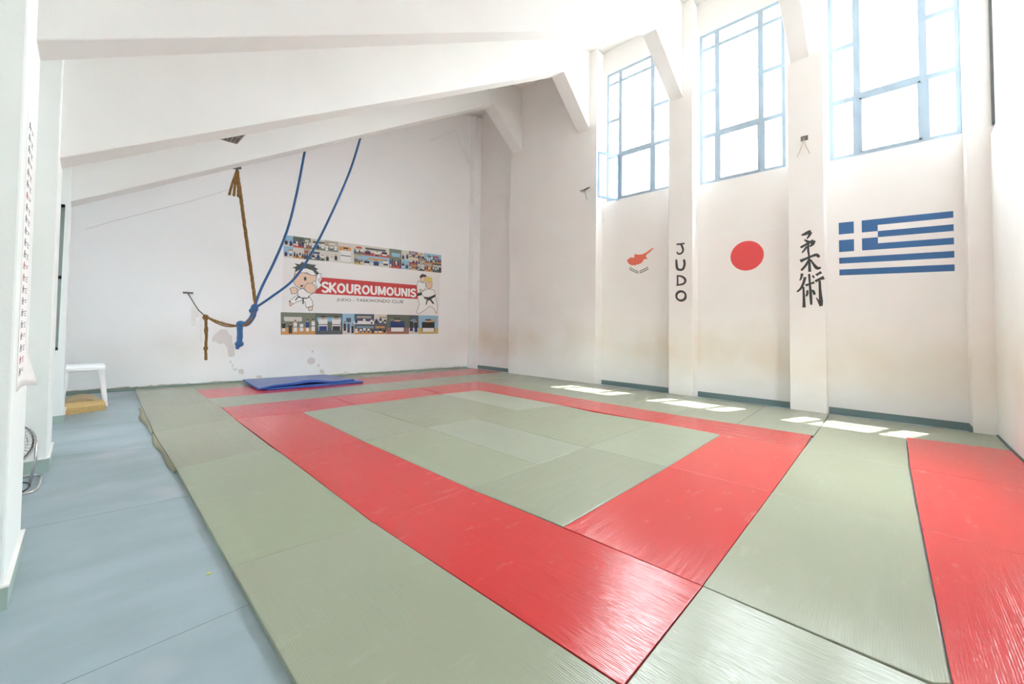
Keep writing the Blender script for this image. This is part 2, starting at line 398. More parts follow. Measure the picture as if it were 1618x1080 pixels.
# crumbling plaster edges above the skirtings
def chips(name, p0, p1, nrm, n, zlo, zhi, parent):
    bm = bmesh.new()
    for i in range(n):
        t = random.random(); l = random.uniform(.02, .12); z = random.uniform(zlo, zhi); d = (p1 - p0).normalized()
        c = p0.lerp(p1, t) + Vector((0, 0, z)); h = random.uniform(.003, .009)
        prism(bm, [c - d * l, c + d * l * .3 + Vector((0, 0, -h * .3)), c + d * l, c + d * l * .4 + Vector((0, 0, h)), c - d * l * .4 + Vector((0, 0, h * .7))], nrm * 0.004)
    return link(name, bm, M_CHIP, parent)
chips('chipped_plaster', bwp(-.1, FZ), bwp(6.0, FZ), BWN, 90, .085, .10, wall_back)

# windows ------------------------------------------------------------------
def bar(bm, y0, z0, y1, z1, w, x0=6.262, d=0.03):
    """flat steel bar between two points in the window plane, metres for w/d"""
    a = H(x0, y0, z0); b = H(x0, y1, z1); u = (b - a).normalized(); n = Vector((0, -u.z, u.y)) * w * .58; o = Vector((d, 0, 0))
    hexa(bm, [a - n, b - n, b + n, a + n, a - n + o, b - n + o, b + n + o, a + n + o])
def window(idx, ya, yb, za, zb, m1, m2, zrow, zside, ztop, open_left=False):
    bm = bmesh.new(); e = .012
    for (p, q) in (((ya - e, za), (ya - e, zb)), ((yb + e, za), (yb + e, zb))): bar(bm, *p, *q, .085)
    for zz in (za + e, zb - e): bar(bm, ya - .026, zz, yb + .026, zz, .085, 6.2605, .025)
    fr = link('window_%d' % idx, bm, M_STEEL); fr['kind'] = 'structure'
    bm = bmesh.new(); bar(bm, m1, zrow, m1, zb, .095); bar(bm, m2, zrow, m2, zb, .095)
    bar(bm, m1, za, m1, zrow, .12); bar(bm, m2, za, m2, zrow, .13); o_ = link('mullion', bm, M_STEEL, fr); o_.location.x -= .002
    bm = bmesh.new(); bar(bm, ya, zrow, yb, zrow, .08); bar(bm, m1, zrow, m2, zrow, .13, 6.258)
    bar(bm, ya, zside, m1, zside, .075); bar(bm, m2, zside, yb, zside, .075); bar(bm, ya, ztop, yb, ztop, .065); o_ = link('glazing_bar', bm, M_STEEL, fr); o_.location.x -= .004
    # centre sash frame
    bm = bmesh.new()
    for (p, q) in (((m1 - .02, za + .04), (m2 + .02, za + .04)), ((m1 - .02, zrow - .03), (m2 + .02, zrow - .03)), ((m1 - .028, za), (m1 - .028, zrow)), ((m2 + .028, za), (m2 + .028, zrow))): bar(bm, *p, *q, .03, 6.256)
    o_ = link('centre_sash', bm, M_STEEL, fr); o_.location.x -= .001
    ys = [ya, m1, m2, yb]; k = 0
    for i in range(3):
        zs = [za, zrow, zside, ztop, zb] if i != 1 else [za, zrow, ztop, zb]
        for j in range(len(zs) - 1):
            if open_left and i == 0 and j == 0: continue
            bm = bmesh.new(); hbox(bm, (6.274, ys[i + 1], zs[j]), (6.2765, ys[i], zs[j + 1])); link('pane', bm, M_GLASS, fr)
    return fr
bm = bmesh.new()
for i in range(6):
    xx = WX0 + (WX1 - WX0) * i / 5; a = H(xx, YF, WZ0); b = H(xx, YF, WZ1); box(bm, a + Vector((-.03, -.16, 0)), b + Vector((.03, -.12, 0)))
for zz in (WZ0, (WZ0 + WZ1) / 2, WZ1): a = H(WX0, YF, zz); b = H(WX1, YF, zz); box(bm, a + Vector((0, -.155, -.03)), b + Vector((0, -.125, .03)))
w4 = link('window_4', bm, M_STEEL); w4['kind'] = 'structure'  # added frame out of view, there to let in fill light
for k_, (ya, yb) in enumerate(LW):
    b2 = bmesh.new()
    for i in range(4):
        y_ = ya + (yb - ya) * i / 3; box(b2, H(-.50, y_, LZ0) + Vector((0, -.025, 0)), H(-.48, y_, LZ1) + Vector((0, .025, 0)))
    for z_ in (LZ0, (LZ0 + LZ1) / 2, LZ1): box(b2, H(-.498, ya, z_) + Vector((0, 0, -.025)), H(-.482, yb, z_) + Vector((0, 0, .025)))
    wk = link('window_%d' % (5 + k_), b2, M_STEEL); wk['kind'] = 'structure'  # hidden side window, sized for the fill light it lets in
    b2 = bmesh.new(); box(b2, H(-.491, ya, LZ0), H(-.488, yb, LZ1)); link('pane', b2, M_GLASS, wk)
bm = bmesh.new(); box(bm, H(WX0, YF, WZ0) + Vector((0, -.143, 0)), H(WX1, YF, WZ1) + Vector((0, -.138, 0))); link('pane', bm, M_GLASS, w4)
w1 = window(1, *WIN[0], 3.355, 2.775, 3.98, 4.62, 5.29, True)
w2 = window(2, *WIN[1], 1.79, 1.235, 3.85, 4.52, 5.18)
w3 = window(3, *WIN[2], 0.235, -0.32, 3.79, 4.46, 5.14)
# the casement of the first window stands open into the room
hp = H(6.25, 3.375, 3.195); wl = 0.40 * S; ang = math.radians(64)
dv = Vector((-math.sin(ang), math.cos(ang), 0)); 
def sash_bar(bm, a, b, w, d): 
    u = (b - a).normalized(); n = (u.cross(Vector((dv.y, -dv.x, 0)))).normalized() * w / 2; o = Vector((dv.y, -dv.x, 0)) * d
    hexa(bm, [a - n, b - n, b + n, a + n, a - n + o, b - n + o, b + n + o, a + n + o])
hh = 0.765 * S; U = Vector((0, 0, hh))
bm = bmesh.new()
for a, b in ((hp, hp + U), (hp + dv * wl, hp + dv * wl + U), (hp, hp + dv * wl), (hp + U, hp + dv * wl + U)): sash_bar(bm, a, b, .055, .03)
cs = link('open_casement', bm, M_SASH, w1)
bm = bmesh.new(); o = Vector((dv.y, -dv.x, 0)) * .015
hexa(bm, [hp + o, hp + dv * wl + o, hp + dv * wl + o * 1.2, hp + o * 1.2, hp + o + U, hp + dv * wl + o + U, hp + dv * wl + o * 1.2 + U, hp + o * 1.2 + U]); link('casement_pane', bm, M_GLASS, cs)
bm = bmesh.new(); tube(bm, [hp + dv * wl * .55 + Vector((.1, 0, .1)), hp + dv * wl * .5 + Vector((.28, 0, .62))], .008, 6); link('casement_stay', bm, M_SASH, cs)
MATS = [["r1", "R", "y", [[2.68, 3.068], [1.672, 3.103], [1.735, 0.902], [2.736, 0.88]]], ["r2", "R", "y", [[2.68, 3.068], [2.682, 5.295], [1.723, 5.478], [1.672, 3.103]]], ["r3", "R", "y", [[2.682, 5.295], [2.74, 7.752], [1.762, 8.006], [1.723, 5.478]]], ["r4", "R", "x", [[1.762, 8.006], [1.811, 9.223], [3.756, 8.98], [3.706, 7.749], [2.74, 7.752]]], ["r5", "R", "x", [[3.706, 7.749], [3.756, 8.98], [5.869, 8.71], [5.73, 7.622]]], ["r6", "R", "x", [[5.73, 7.622], [5.869, 8.71], [7.758, 8.605], [6.748, 7.432]]], ["r7", "R", "y", [[6.748, 7.432], [7.758, 8.605], [7.64, 5.112], [6.762, 4.958]]], ["r8", "R", "y", [[6.762, 4.958], [7.64, 5.112], [7.583, 2.913], [6.735, 2.921]]], ["r9", "R", "y", [[6.735, 2.921], [7.583, 2.913], [7.727, 0.877], [6.791, 0.863], [6.725, 1.89]]], ["r10", "R", "x", [[6.725, 1.89], [6.791, 0.863], [4.761, 0.868], [4.757, 1.902]]], ["r11", "R", "x", [[4.757, 1.902], [4.761, 0.868], [2.736, 0.88], [2.717, 1.949]]], ["g1", "G", "x", [[2.68, 3.068], [2.717, 1.949], [4.757, 1.902], [4.681, 2.994], [3.689, 3.027]]], ["g2", "G", "y", [[4.681, 2.994], [4.757, 1.902], [6.725, 1.89], [6.735, 2.921]]], ["g3", "G", "y", [[2.68, 3.068], [3.689, 3.027], [3.718, 5.338], [2.682, 5.295]]], ["g4", "G", "y", [[3.689, 3.027], [4.681, 2.994], [4.698, 5.26], [3.718, 5.338]]], ["g5", "G", "x", [[4.681, 2.994], [6.735, 2.921], [6.663, 4.071], [4.694, 4.091]]], ["g6", "G", "x", [[4.694, 4.091], [6.663, 4.071], [6.762, 4.958], [5.706, 5.196], [4.698, 5.26]]], ["g7", "G", "y", [[2.682, 5.295], [3.718, 5.338], [3.706, 7.749], [2.74, 7.752]]], ["g8", "G", "x", [[3.718, 5.338], [4.698, 5.26], [5.706, 5.196], [5.726, 6.28], [3.717, 6.587]]], ["g9", "G", "x", [[3.717, 6.587], [5.726, 6.28], [5.73, 7.622], [3.706, 7.749]]], ["g10", "G", "y", [[5.73, 7.622], [5.726, 6.28], [5.706, 5.196], [6.762, 4.958], [6.748, 7.432]]], ["l2", "G", "y", [[0.717, 3.216], [1.672, 3.103], [1.723, 5.478], [1.717, 5.876], [0.736, 5.721]]], ["l3", "G", "y", [[0.736, 5.721], [1.717, 5.876], [1.746, 7.383], [1.762, 8.006], [0.724, 7.757]]], ["l4", "G", "y", [[0.724, 7.757], [1.762, 8.006], [1.811, 9.223], [1.846, 12.68], [0.837, 13.119]]], ["b3", "G", "x", [[2.736, 0.88], [4.761, 0.868], [4.793, -0.173], [2.811, -0.194], [2.755, -0.136]]], ["b4", "G", "x", [[4.761, 0.868], [6.791, 0.863], [6.76, -0.158], [4.793, -0.173]]], ["b5", "G", "x", [[6.791, 0.863], [7.997, 0.818], [8.675, -0.182], [6.76, -0.158]]]]
FIG = [["white", [[4.335, 3.109], [4.451, 3.136], [4.469, 3.01], [4.384, 2.933], [4.399, 2.909], [4.49, 2.773], [4.377, 2.648], [4.319, 2.84]], 1], ["hair", [[3.688, 3.226], [3.809, 3.293], [3.738, 3.362], [3.876, 3.346], [3.943, 3.431], [4.014, 3.392], [4.198, 3.38], [4.313, 3.376], [4.272, 3.309], [4.375, 3.255], [4.318, 3.218], [4.407, 3.132], [4.336, 3.062], [4.217, 3.209], [4.046, 3.255], [3.88, 3.192], [3.759, 3.11], [3.77, 3.212]], 0], ["skin", [[3.724, 2.917], [3.753, 3.042], [3.882, 3.115], [4.078, 3.102], [4.207, 3.051], [4.278, 3.082], [4.344, 3.0], [4.312, 2.886], [4.241, 2.881], [4.201, 2.768], [4.062, 2.671], [3.924, 2.64], [3.798, 2.702], [3.735, 2.811]], 1], ["white", [[3.753, 3.042], [3.767, 3.12], [3.88, 3.198], [4.046, 3.255], [4.232, 3.204], [4.351, 3.063], [4.293, 3.074], [4.207, 3.051], [4.078, 3.118], [3.888, 3.1]], 1], ["black", [[4.003, 2.971], [4.03, 3.004], [4.065, 2.97], [4.061, 2.898], [4.023, 2.873], [3.999, 2.915]], 0], ["black", [[3.899, 2.731], [4.004, 2.76], [3.937, 2.669]], 0], ["skin", [[3.646, 2.622], [3.731, 2.673], [3.841, 2.635], [3.823, 2.495], [3.696, 2.467]], 1], ["white", [[3.846, 2.46], [3.648, 2.273], [3.718, 2.178], [3.838, 2.251], [3.961, 2.303], [4.051, 2.261], [4.084, 2.092], [4.27, 2.152], [4.237, 2.301], [4.16, 2.422]], 1], ["white", [[3.856, 2.589], [3.979, 2.653], [4.094, 2.558], [4.293, 2.539], [4.153, 2.452], [4.113, 2.372], [3.931, 2.378], [3.855, 2.451]], 1], ["skin", [[4.006, 2.686], [4.1, 2.817], [4.242, 2.818], [4.329, 2.714], [4.321, 2.581], [4.208, 2.512], [4.079, 2.557]], 1], ["skin", [[3.635, 2.272], [3.732, 2.179], [3.661, 2.115]], 1], ["skin", [[4.129, 2.093], [4.253, 2.151], [4.245, 2.019], [4.16, 2.004]], 1], ["black", [[3.782, 2.297], [3.856, 2.421], [3.945, 2.385], [4.099, 2.381], [4.159, 2.428], [4.16, 2.4], [4.099, 2.353], [4.01, 2.352], [4.014, 2.197], [3.981, 2.19], [3.976, 2.356], [3.865, 2.381], [3.802, 2.28]], 0], ["white", [[7.601, 3.169], [7.691, 3.11], [7.869, 3.107], [7.884, 2.942], [7.751, 2.784], [7.569, 2.717], [7.542, 2.984]], 1], ["skin", [[7.662, 3.282], [7.828, 3.336], [7.875, 3.191], [7.769, 3.109], [7.69, 3.153]], 1], ["brown", [[7.643, 3.32], [7.737, 3.414], [7.888, 3.388], [7.912, 3.317], [7.793, 3.313], [7.67, 3.25]], 0], ["black", [[7.552, 2.706], [7.734, 2.757], [7.754, 2.685], [7.571, 2.619]], 0], ["white", [[7.571, 2.619], [7.754, 2.685], [7.845, 2.608], [8.264, 2.664], [8.366, 2.297], [8.323, 2.042], [8.2, 2.24], [8.052, 2.285], [7.768, 2.076], [7.628, 2.006], [7.55, 2.053], [7.655, 2.335]], 1], ["white", [[7.734, 2.783], [8.001, 2.916], [8.223, 2.864], [8.271, 2.681], [8.155, 2.584], [7.845, 2.591], [7.747, 2.685]], 1], ["skin", [[7.894, 3.125], [8.134, 3.177], [8.117, 2.958], [8.001, 2.89], [7.908, 2.993]], 1], ["yellow", [[7.866, 3.266], [7.954, 3.354], [8.028, 3.313], [8.146, 3.303], [8.111, 3.243], [8.15, 3.145], [8.013, 3.178], [7.906, 3.103]], 0], ["black", [[7.82, 2.616], [8.008, 2.6], [8.263, 2.725], [8.276, 2.644], [8.101, 2.548], [8.233, 2.4], [8.178, 2.37], [8.058, 2.502], [7.967, 2.481], [7.934, 2.333], [7.898, 2.345], [7.93, 2.529], [7.835, 2.551]], 0], ["skin", [[7.654, 2.86], [7.721, 2.881], [7.759, 2.785], [7.681, 2.757]], 1]]
REDBAR = [[4.495, 3.019], [7.55, 3.001], [7.588, 2.526], [4.3, 2.52]]
T1 = [[4.481, 2.884], [7.507, 2.863], [7.513, 2.588], [4.49, 2.57]]
T2 = [[4.926, 2.411], [7.066, 2.457], [7.07, 2.317], [4.929, 2.304]]
TOPT = [[[3.442, 4.145], [3.683, 4.146], [3.701, 3.512], [3.46, 3.511]], [[3.683, 4.146], [3.964, 4.147], [3.982, 3.512], [3.701, 3.512]], [[3.964, 4.147], [4.151, 4.147], [4.169, 3.512], [3.982, 3.512]], [[4.151, 4.147], [4.535, 4.149], [4.553, 3.512], [4.169, 3.512]], [[4.535, 4.149], [4.916, 4.15], [4.934, 3.513], [4.553, 3.512]], [[4.916, 4.15], [5.39, 4.151], [5.407, 3.513], [4.934, 3.513]], [[5.39, 4.151], [5.666, 4.152], [5.682, 3.513], [5.407, 3.513]], [[5.666, 4.152], [6.538, 4.155], [6.554, 3.514], [5.682, 3.513]], [[6.538, 4.155], [6.958, 4.156], [6.973, 3.514], [6.554, 3.514]], [[6.958, 4.156], [7.231, 4.157], [7.247, 3.515], [6.973, 3.514]], [[7.231, 4.157], [7.559, 4.158], [7.574, 3.515], [7.247, 3.515]], [[7.559, 4.158], [7.799, 4.159], [7.814, 3.515], [7.574, 3.515]], [[7.799, 4.159], [8.119, 4.16], [8.134, 3.515], [7.814, 3.515]], [[8.119, 4.16], [8.474, 4.161], [8.488, 3.516], [8.134, 3.515]]]
BOTT = [[[3.435, 1.939], [4.333, 1.943], [4.351, 1.304], [3.454, 1.303]], [[4.333, 1.943], [5.106, 1.946], [5.123, 1.306], [4.351, 1.304]], [[5.106, 1.946], [5.468, 1.948], [5.485, 1.306], [5.123, 1.306]], [[5.468, 1.948], [6.087, 1.951], [6.103, 1.308], [5.485, 1.306]], [[6.087, 1.951], [6.507, 1.953], [6.523, 1.308], [6.103, 1.308]], [[6.507, 1.953], [7.284, 1.957], [7.299, 1.31], [6.523, 1.308]], [[7.284, 1.957], [7.634, 1.958], [7.649, 1.31], [7.299, 1.31]], [[7.634, 1.958], [8.395, 1.962], [8.409, 1.312], [7.649, 1.31]]]
PATCH = [[[1.897, 1.207], [1.942, 1.304], [2.028, 1.401], [2.086, 1.45], [2.207, 1.438], [2.251, 1.327], [2.323, 1.277], [2.339, 1.102], [2.395, 0.952], [2.395, 0.752], [2.32, 0.71], [2.258, 0.745], [2.232, 0.956], [2.157, 1.081], [2.058, 1.058], [1.977, 1.133], [1.909, 1.122]], [[2.041, 1.622], [2.079, 1.676], [2.15, 1.648], [2.173, 1.549], [2.082, 1.573]], [[2.283, 0.608], [2.323, 0.631], [2.335, 0.568], [2.311, 0.545]], [[2.337, 0.506], [2.377, 0.529], [2.379, 0.467], [2.349, 0.456]], [[2.37, 0.443], [2.386, 0.442], [2.394, 0.379], [2.446, 0.438], [2.454, 0.363], [2.383, 0.35]], [[2.485, 0.374], [2.589, 0.393], [2.617, 0.291], [2.593, 0.242], [2.509, 0.272]], [[2.895, 0.171], [2.959, 0.197], [3.037, 0.174], [3.028, 0.11], [2.918, 0.123]], [[4.16, 0.575], [4.255, 0.64], [4.373, 0.589], [4.359, 0.449], [4.24, 0.422], [4.162, 0.482]], [[4.263, 0.827], [4.314, 0.839], [4.325, 0.773], [4.273, 0.766]], [[4.429, 0.422], [4.49, 0.419], [4.501, 0.348], [4.449, 0.336]], [[4.504, 0.253], [4.569, 0.273], [4.647, 0.174], [4.617, 0.128], [4.516, 0.144]], [[5.195, 0.139], [5.27, 0.159], [5.28, 0.124], [5.215, 0.109]]]
CRACK = [[[-0.466, 3.686], [-0.31, 3.769], [-0.06, 3.928], [0.361, 4.152], [0.692, 4.336], [1.341, 4.685], [2.112, 5.148]], [[7.952, 8.232], [8.979, 8.95], [9.561, 7.779]], [[9.407, 8.35], [9.708, 7.57]]]
CYP = [[5.2824, 3.534], [5.2549, 3.5205], [5.1754, 3.5761], [5.119, 3.5744], [5.0629, 3.5537], [5.0474, 3.6047], [5.0521, 3.6536], [4.9964, 3.6474], [4.9082, 3.6272], [4.8102, 3.631], [4.7349, 3.6577], [4.6709, 3.6874], [4.6074, 3.7313], [4.5236, 3.7702], [4.5027, 3.7595], [4.5548, 3.7148], [4.6073, 3.6596], [4.6708, 3.6258], [4.7133, 3.5893], [4.7132, 3.5378], [4.6662, 3.4876], [4.7345, 3.4885], [4.7882, 3.4836], [4.8097, 3.4237], [4.8638, 3.3874], [4.9294, 3.3666], [5.0176, 3.3601], [5.0286, 3.3234], [5.051, 3.3527], [5.1181, 3.3526], [5.186, 3.3863], [5.2431, 3.4448], [5.2594, 3.4997]]
LEAVES = [[[5.1778, 3.3189], [5.182, 3.3008], [5.1684, 3.2828], [5.1528, 3.2764], [5.1497, 3.2913], [5.1586, 3.3115]], [[5.2057, 3.2674], [5.1965, 3.2487], [5.1732, 3.2393], [5.1563, 3.2417], [5.1641, 3.257], [5.1851, 3.2707]], [[4.6901, 3.2446], [4.672, 3.2485], [4.6638, 3.2666], [4.6668, 3.2816], [4.6815, 3.278], [4.6942, 3.2628]], [[4.6876, 3.2064], [4.668, 3.2015], [4.6495, 3.2131], [4.6436, 3.2273], [4.6597, 3.231], [4.6808, 3.2239]], [[5.1419, 3.2905], [5.1461, 3.2725], [5.1326, 3.2545], [5.117, 3.2482], [5.1139, 3.263], [5.1228, 3.2831]], [[5.1697, 3.2391], [5.1606, 3.2204], [5.1373, 3.2111], [5.1205, 3.2136], [5.1283, 3.2287], [5.1492, 3.2424]], [[4.7238, 3.223], [4.7057, 3.227], [4.6974, 3.2451], [4.7004, 3.2601], [4.7152, 3.2565], [4.7279, 3.2412]], [[4.7214, 3.1848], [4.7016, 3.1798], [4.683, 3.1915], [4.6771, 3.2057], [4.6933, 3.2094], [4.7145, 3.2023]], [[5.1062, 3.2688], [5.1104, 3.2508], [5.0969, 3.2328], [5.0814, 3.2266], [5.0783, 3.2414], [5.0872, 3.2614]], [[5.1339, 3.2174], [5.1248, 3.1988], [5.1017, 3.1896], [5.0849, 3.192], [5.0926, 3.2072], [5.1135, 3.2208]], [[4.7577, 3.2076], [4.7395, 3.2117], [4.7312, 3.2299], [4.7342, 3.2449], [4.749, 3.2413], [4.7618, 3.226]], [[4.7552, 3.1694], [4.7354, 3.1645], [4.7167, 3.1762], [4.7108, 3.1904], [4.727, 3.1941], [4.7483, 3.1869]], [[5.0707, 3.249], [5.0749, 3.231], [5.0614, 3.2131], [5.046, 3.2069], [5.0429, 3.2217], [5.0517, 3.2417]], [[5.0982, 3.1977], [5.0892, 3.1791], [5.0662, 3.17], [5.0495, 3.1724], [5.0572, 3.1875], [5.0779, 3.2011]], [[4.7918, 3.1941], [4.7735, 3.1982], [4.7651, 3.2164], [4.7682, 3.2314], [4.783, 3.2278], [4.7959, 3.2124]], [[4.7893, 3.1557], [4.7694, 3.1508], [4.7506, 3.1626], [4.7446, 3.1768], [4.7609, 3.1806], [4.7823, 3.1733]], [[5.0353, 3.2304], [5.0395, 3.2124], [5.0261, 3.1946], [5.0108, 3.1884], [5.0077, 3.2031], [5.0164, 3.2231]], [[5.0627, 3.1792], [5.0538, 3.1607], [5.0308, 3.1516], [5.0143, 3.154], [5.0219, 3.1691], [5.0426, 3.1826]], [[4.8259, 3.1816], [4.8076, 3.1857], [4.7992, 3.2039], [4.8022, 3.219], [4.8172, 3.2154], [4.8301, 3.1999]], [[4.8234, 3.1431], [4.8034, 3.1382], [4.7846, 3.15], [4.7786, 3.1643], [4.795, 3.168], [4.8165, 3.1608]], [[5.0001, 3.2126], [5.0043, 3.1947], [4.991, 3.1769], [4.9757, 3.1708], [4.9726, 3.1855], [4.9813, 3.2054]], [[5.0274, 3.1615], [5.0185, 3.1431], [4.9957, 3.134], [4.9792, 3.1365], [4.9867, 3.1515], [5.0073, 3.1649]], [[4.8603, 3.1697], [4.8418, 3.1739], [4.8334, 3.1922], [4.8365, 3.2073], [4.8515, 3.2036], [4.8645, 3.1882]], [[4.8578, 3.1312], [4.8377, 3.1263], [4.8188, 3.1382], [4.8127, 3.1525], [4.8292, 3.1562], [4.8508, 3.1489]], [[4.9651, 3.1955], [4.9692, 3.1777], [4.956, 3.1599], [4.9408, 3.1538], [4.9377, 3.1685], [4.9464, 3.1883]], [[4.9923, 3.1445], [4.9834, 3.1261], [4.9606, 3.1171], [4.9442, 3.1196], [4.9518, 3.1345], [4.9723, 3.148]], [[4.8948, 3.1584], [4.8762, 3.1626], [4.8678, 3.1809], [4.8709, 3.1961], [4.8859, 3.1924], [4.899, 3.1769]], [[4.8922, 3.1198], [4.8721, 3.115], [4.8531, 3.1268], [4.847, 3.1412], [4.8635, 3.1449], [4.8852, 3.1376]], [[4.9418, 3.1341], [4.9312, 3.1208], [4.9154, 3.1221], [4.9067, 3.1314], [4.9155, 3.1421], [4.9313, 3.1458]]]
CYPS = [[5.9254, 4.0993], [4.1368, 3.9238], [4.1264, 2.8526], [5.9177, 2.9126]]
JUDO = [[[3.7649, 3.7065, 0.0302], [3.6635, 3.7029, 0.0299], [3.5726, 3.7042, 0.0298]], [[3.6635, 3.7029, 0.0337], [3.6271, 3.6272, 0.0374], [3.6089, 3.5503, 0.0374], [3.6326, 3.4877, 0.0337], [3.6911, 3.4606, 0.0301], [3.7372, 3.4808, 0.0265], [3.7612, 3.5212, 0.0189]], [[3.7743, 3.3341, 0.0302], [3.765, 3.2014, 0.0451], [3.7465, 3.1057, 0.0449], [3.6913, 3.0729, 0.0411], [3.6184, 3.0798, 0.0446], [3.5785, 3.1655, 0.0407], [3.5766, 3.2582, 0.0409], [3.5946, 3.3158, 0.0372]], [[3.7466, 2.9462, 0.0262], [3.7411, 2.824, 0.0301], [3.7411, 2.6966, 0.0299]], [[3.7503, 2.9277, 0.0262], [3.6549, 2.9114, 0.0335], [3.5824, 2.8598, 0.0409], [3.5554, 2.7932, 0.0407], [3.5915, 2.7307, 0.0372], [3.6732, 2.7076, 0.0335], [3.7744, 2.6985, 0.0224]], [[3.5468, 2.4272, 0.0405], [3.5618, 2.3725, 0.0469], [3.6027, 2.3333, 0.0474], [3.6589, 2.3202, 0.042], [3.7155, 2.3369, 0.0353], [3.7573, 2.3793, 0.034], [3.7726, 2.436, 0.039], [3.7572, 2.4916, 0.0461], [3.7154, 2.5308, 0.0485], [3.6587, 2.5431, 0.044], [3.6025, 2.5256, 0.0367], [3.5617, 2.4832, 0.0333], [3.5468, 2.4272, 0.0365]]]
JUDOS = [[3.9245, 3.8835], [3.3852, 3.8179], [3.379, 2.1896], [3.9146, 2.1921]]
KANJI = [[[1.2562, 3.5714, 0.0252], [1.1951, 3.5895, 0.0537], [1.1302, 3.6191, 0.0602], [1.106, 3.6155, 0.0531]], [[1.106, 3.6155, 0.0531], [1.1309, 3.5445, 0.0392], [1.1672, 3.4872, 0.0214]], [[1.2105, 3.4753, 0.0179], [1.1605, 3.4328, 0.0463], [1.1321, 3.4166, 0.0354]], [[1.273, 3.3219, 0.043], [1.1971, 3.3662, 0.0392], [1.1179, 3.4094, 0.046], [1.0609, 3.4373, 0.0531]], [[1.0609, 3.4373, 0.0602], [1.0757, 3.3685, 0.0531], [1.1258, 3.3217, 0.0214]], [[1.1464, 3.4132, 0.0356], [1.1479, 3.2444, 0.032], [1.1348, 3.1187, 0.0285], [1.1277, 2.817, 0.046]], [[1.1686, 3.3359, 0.0356], [1.2125, 3.2609, 0.0322], [1.2492, 3.2114, 0.0179]], [[1.2798, 3.0443, 0.0609], [1.1997, 3.081, 0.0427], [1.0992, 3.1237, 0.0389], [1.0146, 3.1445, 0.0528], [0.9734, 3.0927, 0.0383]], [[1.1353, 3.0655, 0.0319], [1.1937, 2.9468, 0.0392], [1.2669, 2.855, 0.0358]], [[1.114, 3.0633, 0.0246], [1.0585, 2.9521, 0.0387], [1.0033, 2.8769, 0.0525], [0.9477, 2.8895, 0.0244]], [[1.2529, 2.7913, 0.0427], [1.2682, 2.7031, 0.0322], [1.2935, 2.6512, 0.0179]], [[1.203, 2.7163, 0.0425], [1.2329, 2.5938, 0.0392], [1.2774, 2.4893, 0.0358], [1.3394, 2.4243, 0.0286]], [[1.2336, 2.5226, 0.0285], [1.2281, 2.3268, 0.0354], [1.2258, 2.105, 0.0496]], [[1.1973, 2.5472, 0.046], [1.1185, 2.578, 0.0282], [1.0549, 2.6005, 0.0458]], [[1.138, 2.7736, 0.0319], [1.1259, 2.552, 0.0319], [1.1139, 2.3225, 0.0422], [1.1084, 2.1554, 0.0317]], [[1.1696, 2.4483, 0.0317], [1.1702, 2.3776, 0.0352], [1.1922, 2.3254, 0.0246]], [[1.0914, 2.4533, 0.0246], [1.0665, 2.4082, 0.042], [1.0531, 2.3516, 0.0315]], [[1.0816, 2.7428, 0.028], [1.0582, 2.6884, 0.028]], [[1.0255, 2.7387, 0.0455], [0.9835, 2.7704, 0.0383], [0.9418, 2.7933, 0.0522]], [[1.0407, 2.6171, 0.0455], [0.9777, 2.6566, 0.0418], [0.9017, 2.6861, 0.0657]], [[0.971, 2.6301, 0.0348], [0.966, 2.4384, 0.0383], [0.9543, 2.2297, 0.0554], [0.9553, 2.1258, 0.045]], [[0.9553, 2.1258, 0.0415], [0.9957, 2.231, 0.0278], [1.0299, 2.2931, 0.0105]]]
KANJIS = [[1.3728, 3.7154], [0.8784, 3.639], [0.8604, 2.0722], [1.3689, 2.0809]]
JAPS = [[3.1175, 3.894], [1.6405, 3.8206], [1.6263, 2.706], [3.0779, 2.801]]
JAPC = [[2.3156, 3.3221], [1.9987, 3.2948], [2.6483, 3.3508], [2.3137, 3.6656], [2.3174, 2.9823]]
GRC = [[0.6888, 3.8015], [-0.8591, 3.7563], [-0.8497, 2.7087], [0.6807, 2.7453]]
GRX = [0.6913, 0.4629, 0.3462, 0.1177, -0.8526]
GRZL = [3.8015, 3.5785, 3.4576, 3.2224, 3.0986, 2.9907, 2.8576, 2.7467]
GRZR = [3.7556, 3.6506, 3.5319, 3.4188, 3.292, 3.1763, 3.0552, 2.9479, 2.8215, 2.709]
BAND1 = [[3.4561, 10.0368, 5.9927], [3.4206, 10.0368, 5.7513], [3.2823, 10.0368, 4.7581], [3.1066, 10.0368, 3.829], [2.8685, 10.0368, 3.0663], [2.6139, 10.0368, 2.4039], [2.4942, 10.0368, 1.9808]]
BAND2 = [[4.888, 10.0368, 6.9533], [4.7923, 10.0368, 6.6118], [4.5154, 10.0368, 5.569], [4.0979, 10.0368, 4.4106], [3.6761, 10.0368, 3.399], [3.2757, 10.0368, 2.6752], [2.8302, 10.0368, 2.2356], [2.53, 10.0368, 1.9822]]
TAIL = [[2.495, 10.0368, 1.9533], [2.4649, 10.0368, 1.7736], [2.3638, 10.0368, 1.6216], [2.2494, 10.0368, 1.5934], [2.2451, 10.0368, 1.3649], [2.2392, 10.0368, 1.1906]]
BROWN = [[2.0905, 10.0368, 4.8599], [2.1484, 10.0368, 4.4667], [2.2359, 10.0368, 3.8718], [2.3381, 10.0368, 3.2042], [2.4416, 10.0368, 2.5285], [2.5176, 10.0368, 1.9955]]
BROWN2 = [[2.4983, 10.004, 1.9665], [2.4459, 10.004, 1.7457], [2.2882, 10.004, 1.5806], [2.151, 10.66, 1.5929], [2.0468, 11.234, 1.6661], [1.9122, 11.644, 1.766]]
WIRE = [[1.9122, 11.644, 1.766], [1.8401, 12.136, 1.9342], [1.732, 12.848, 2.3484]]
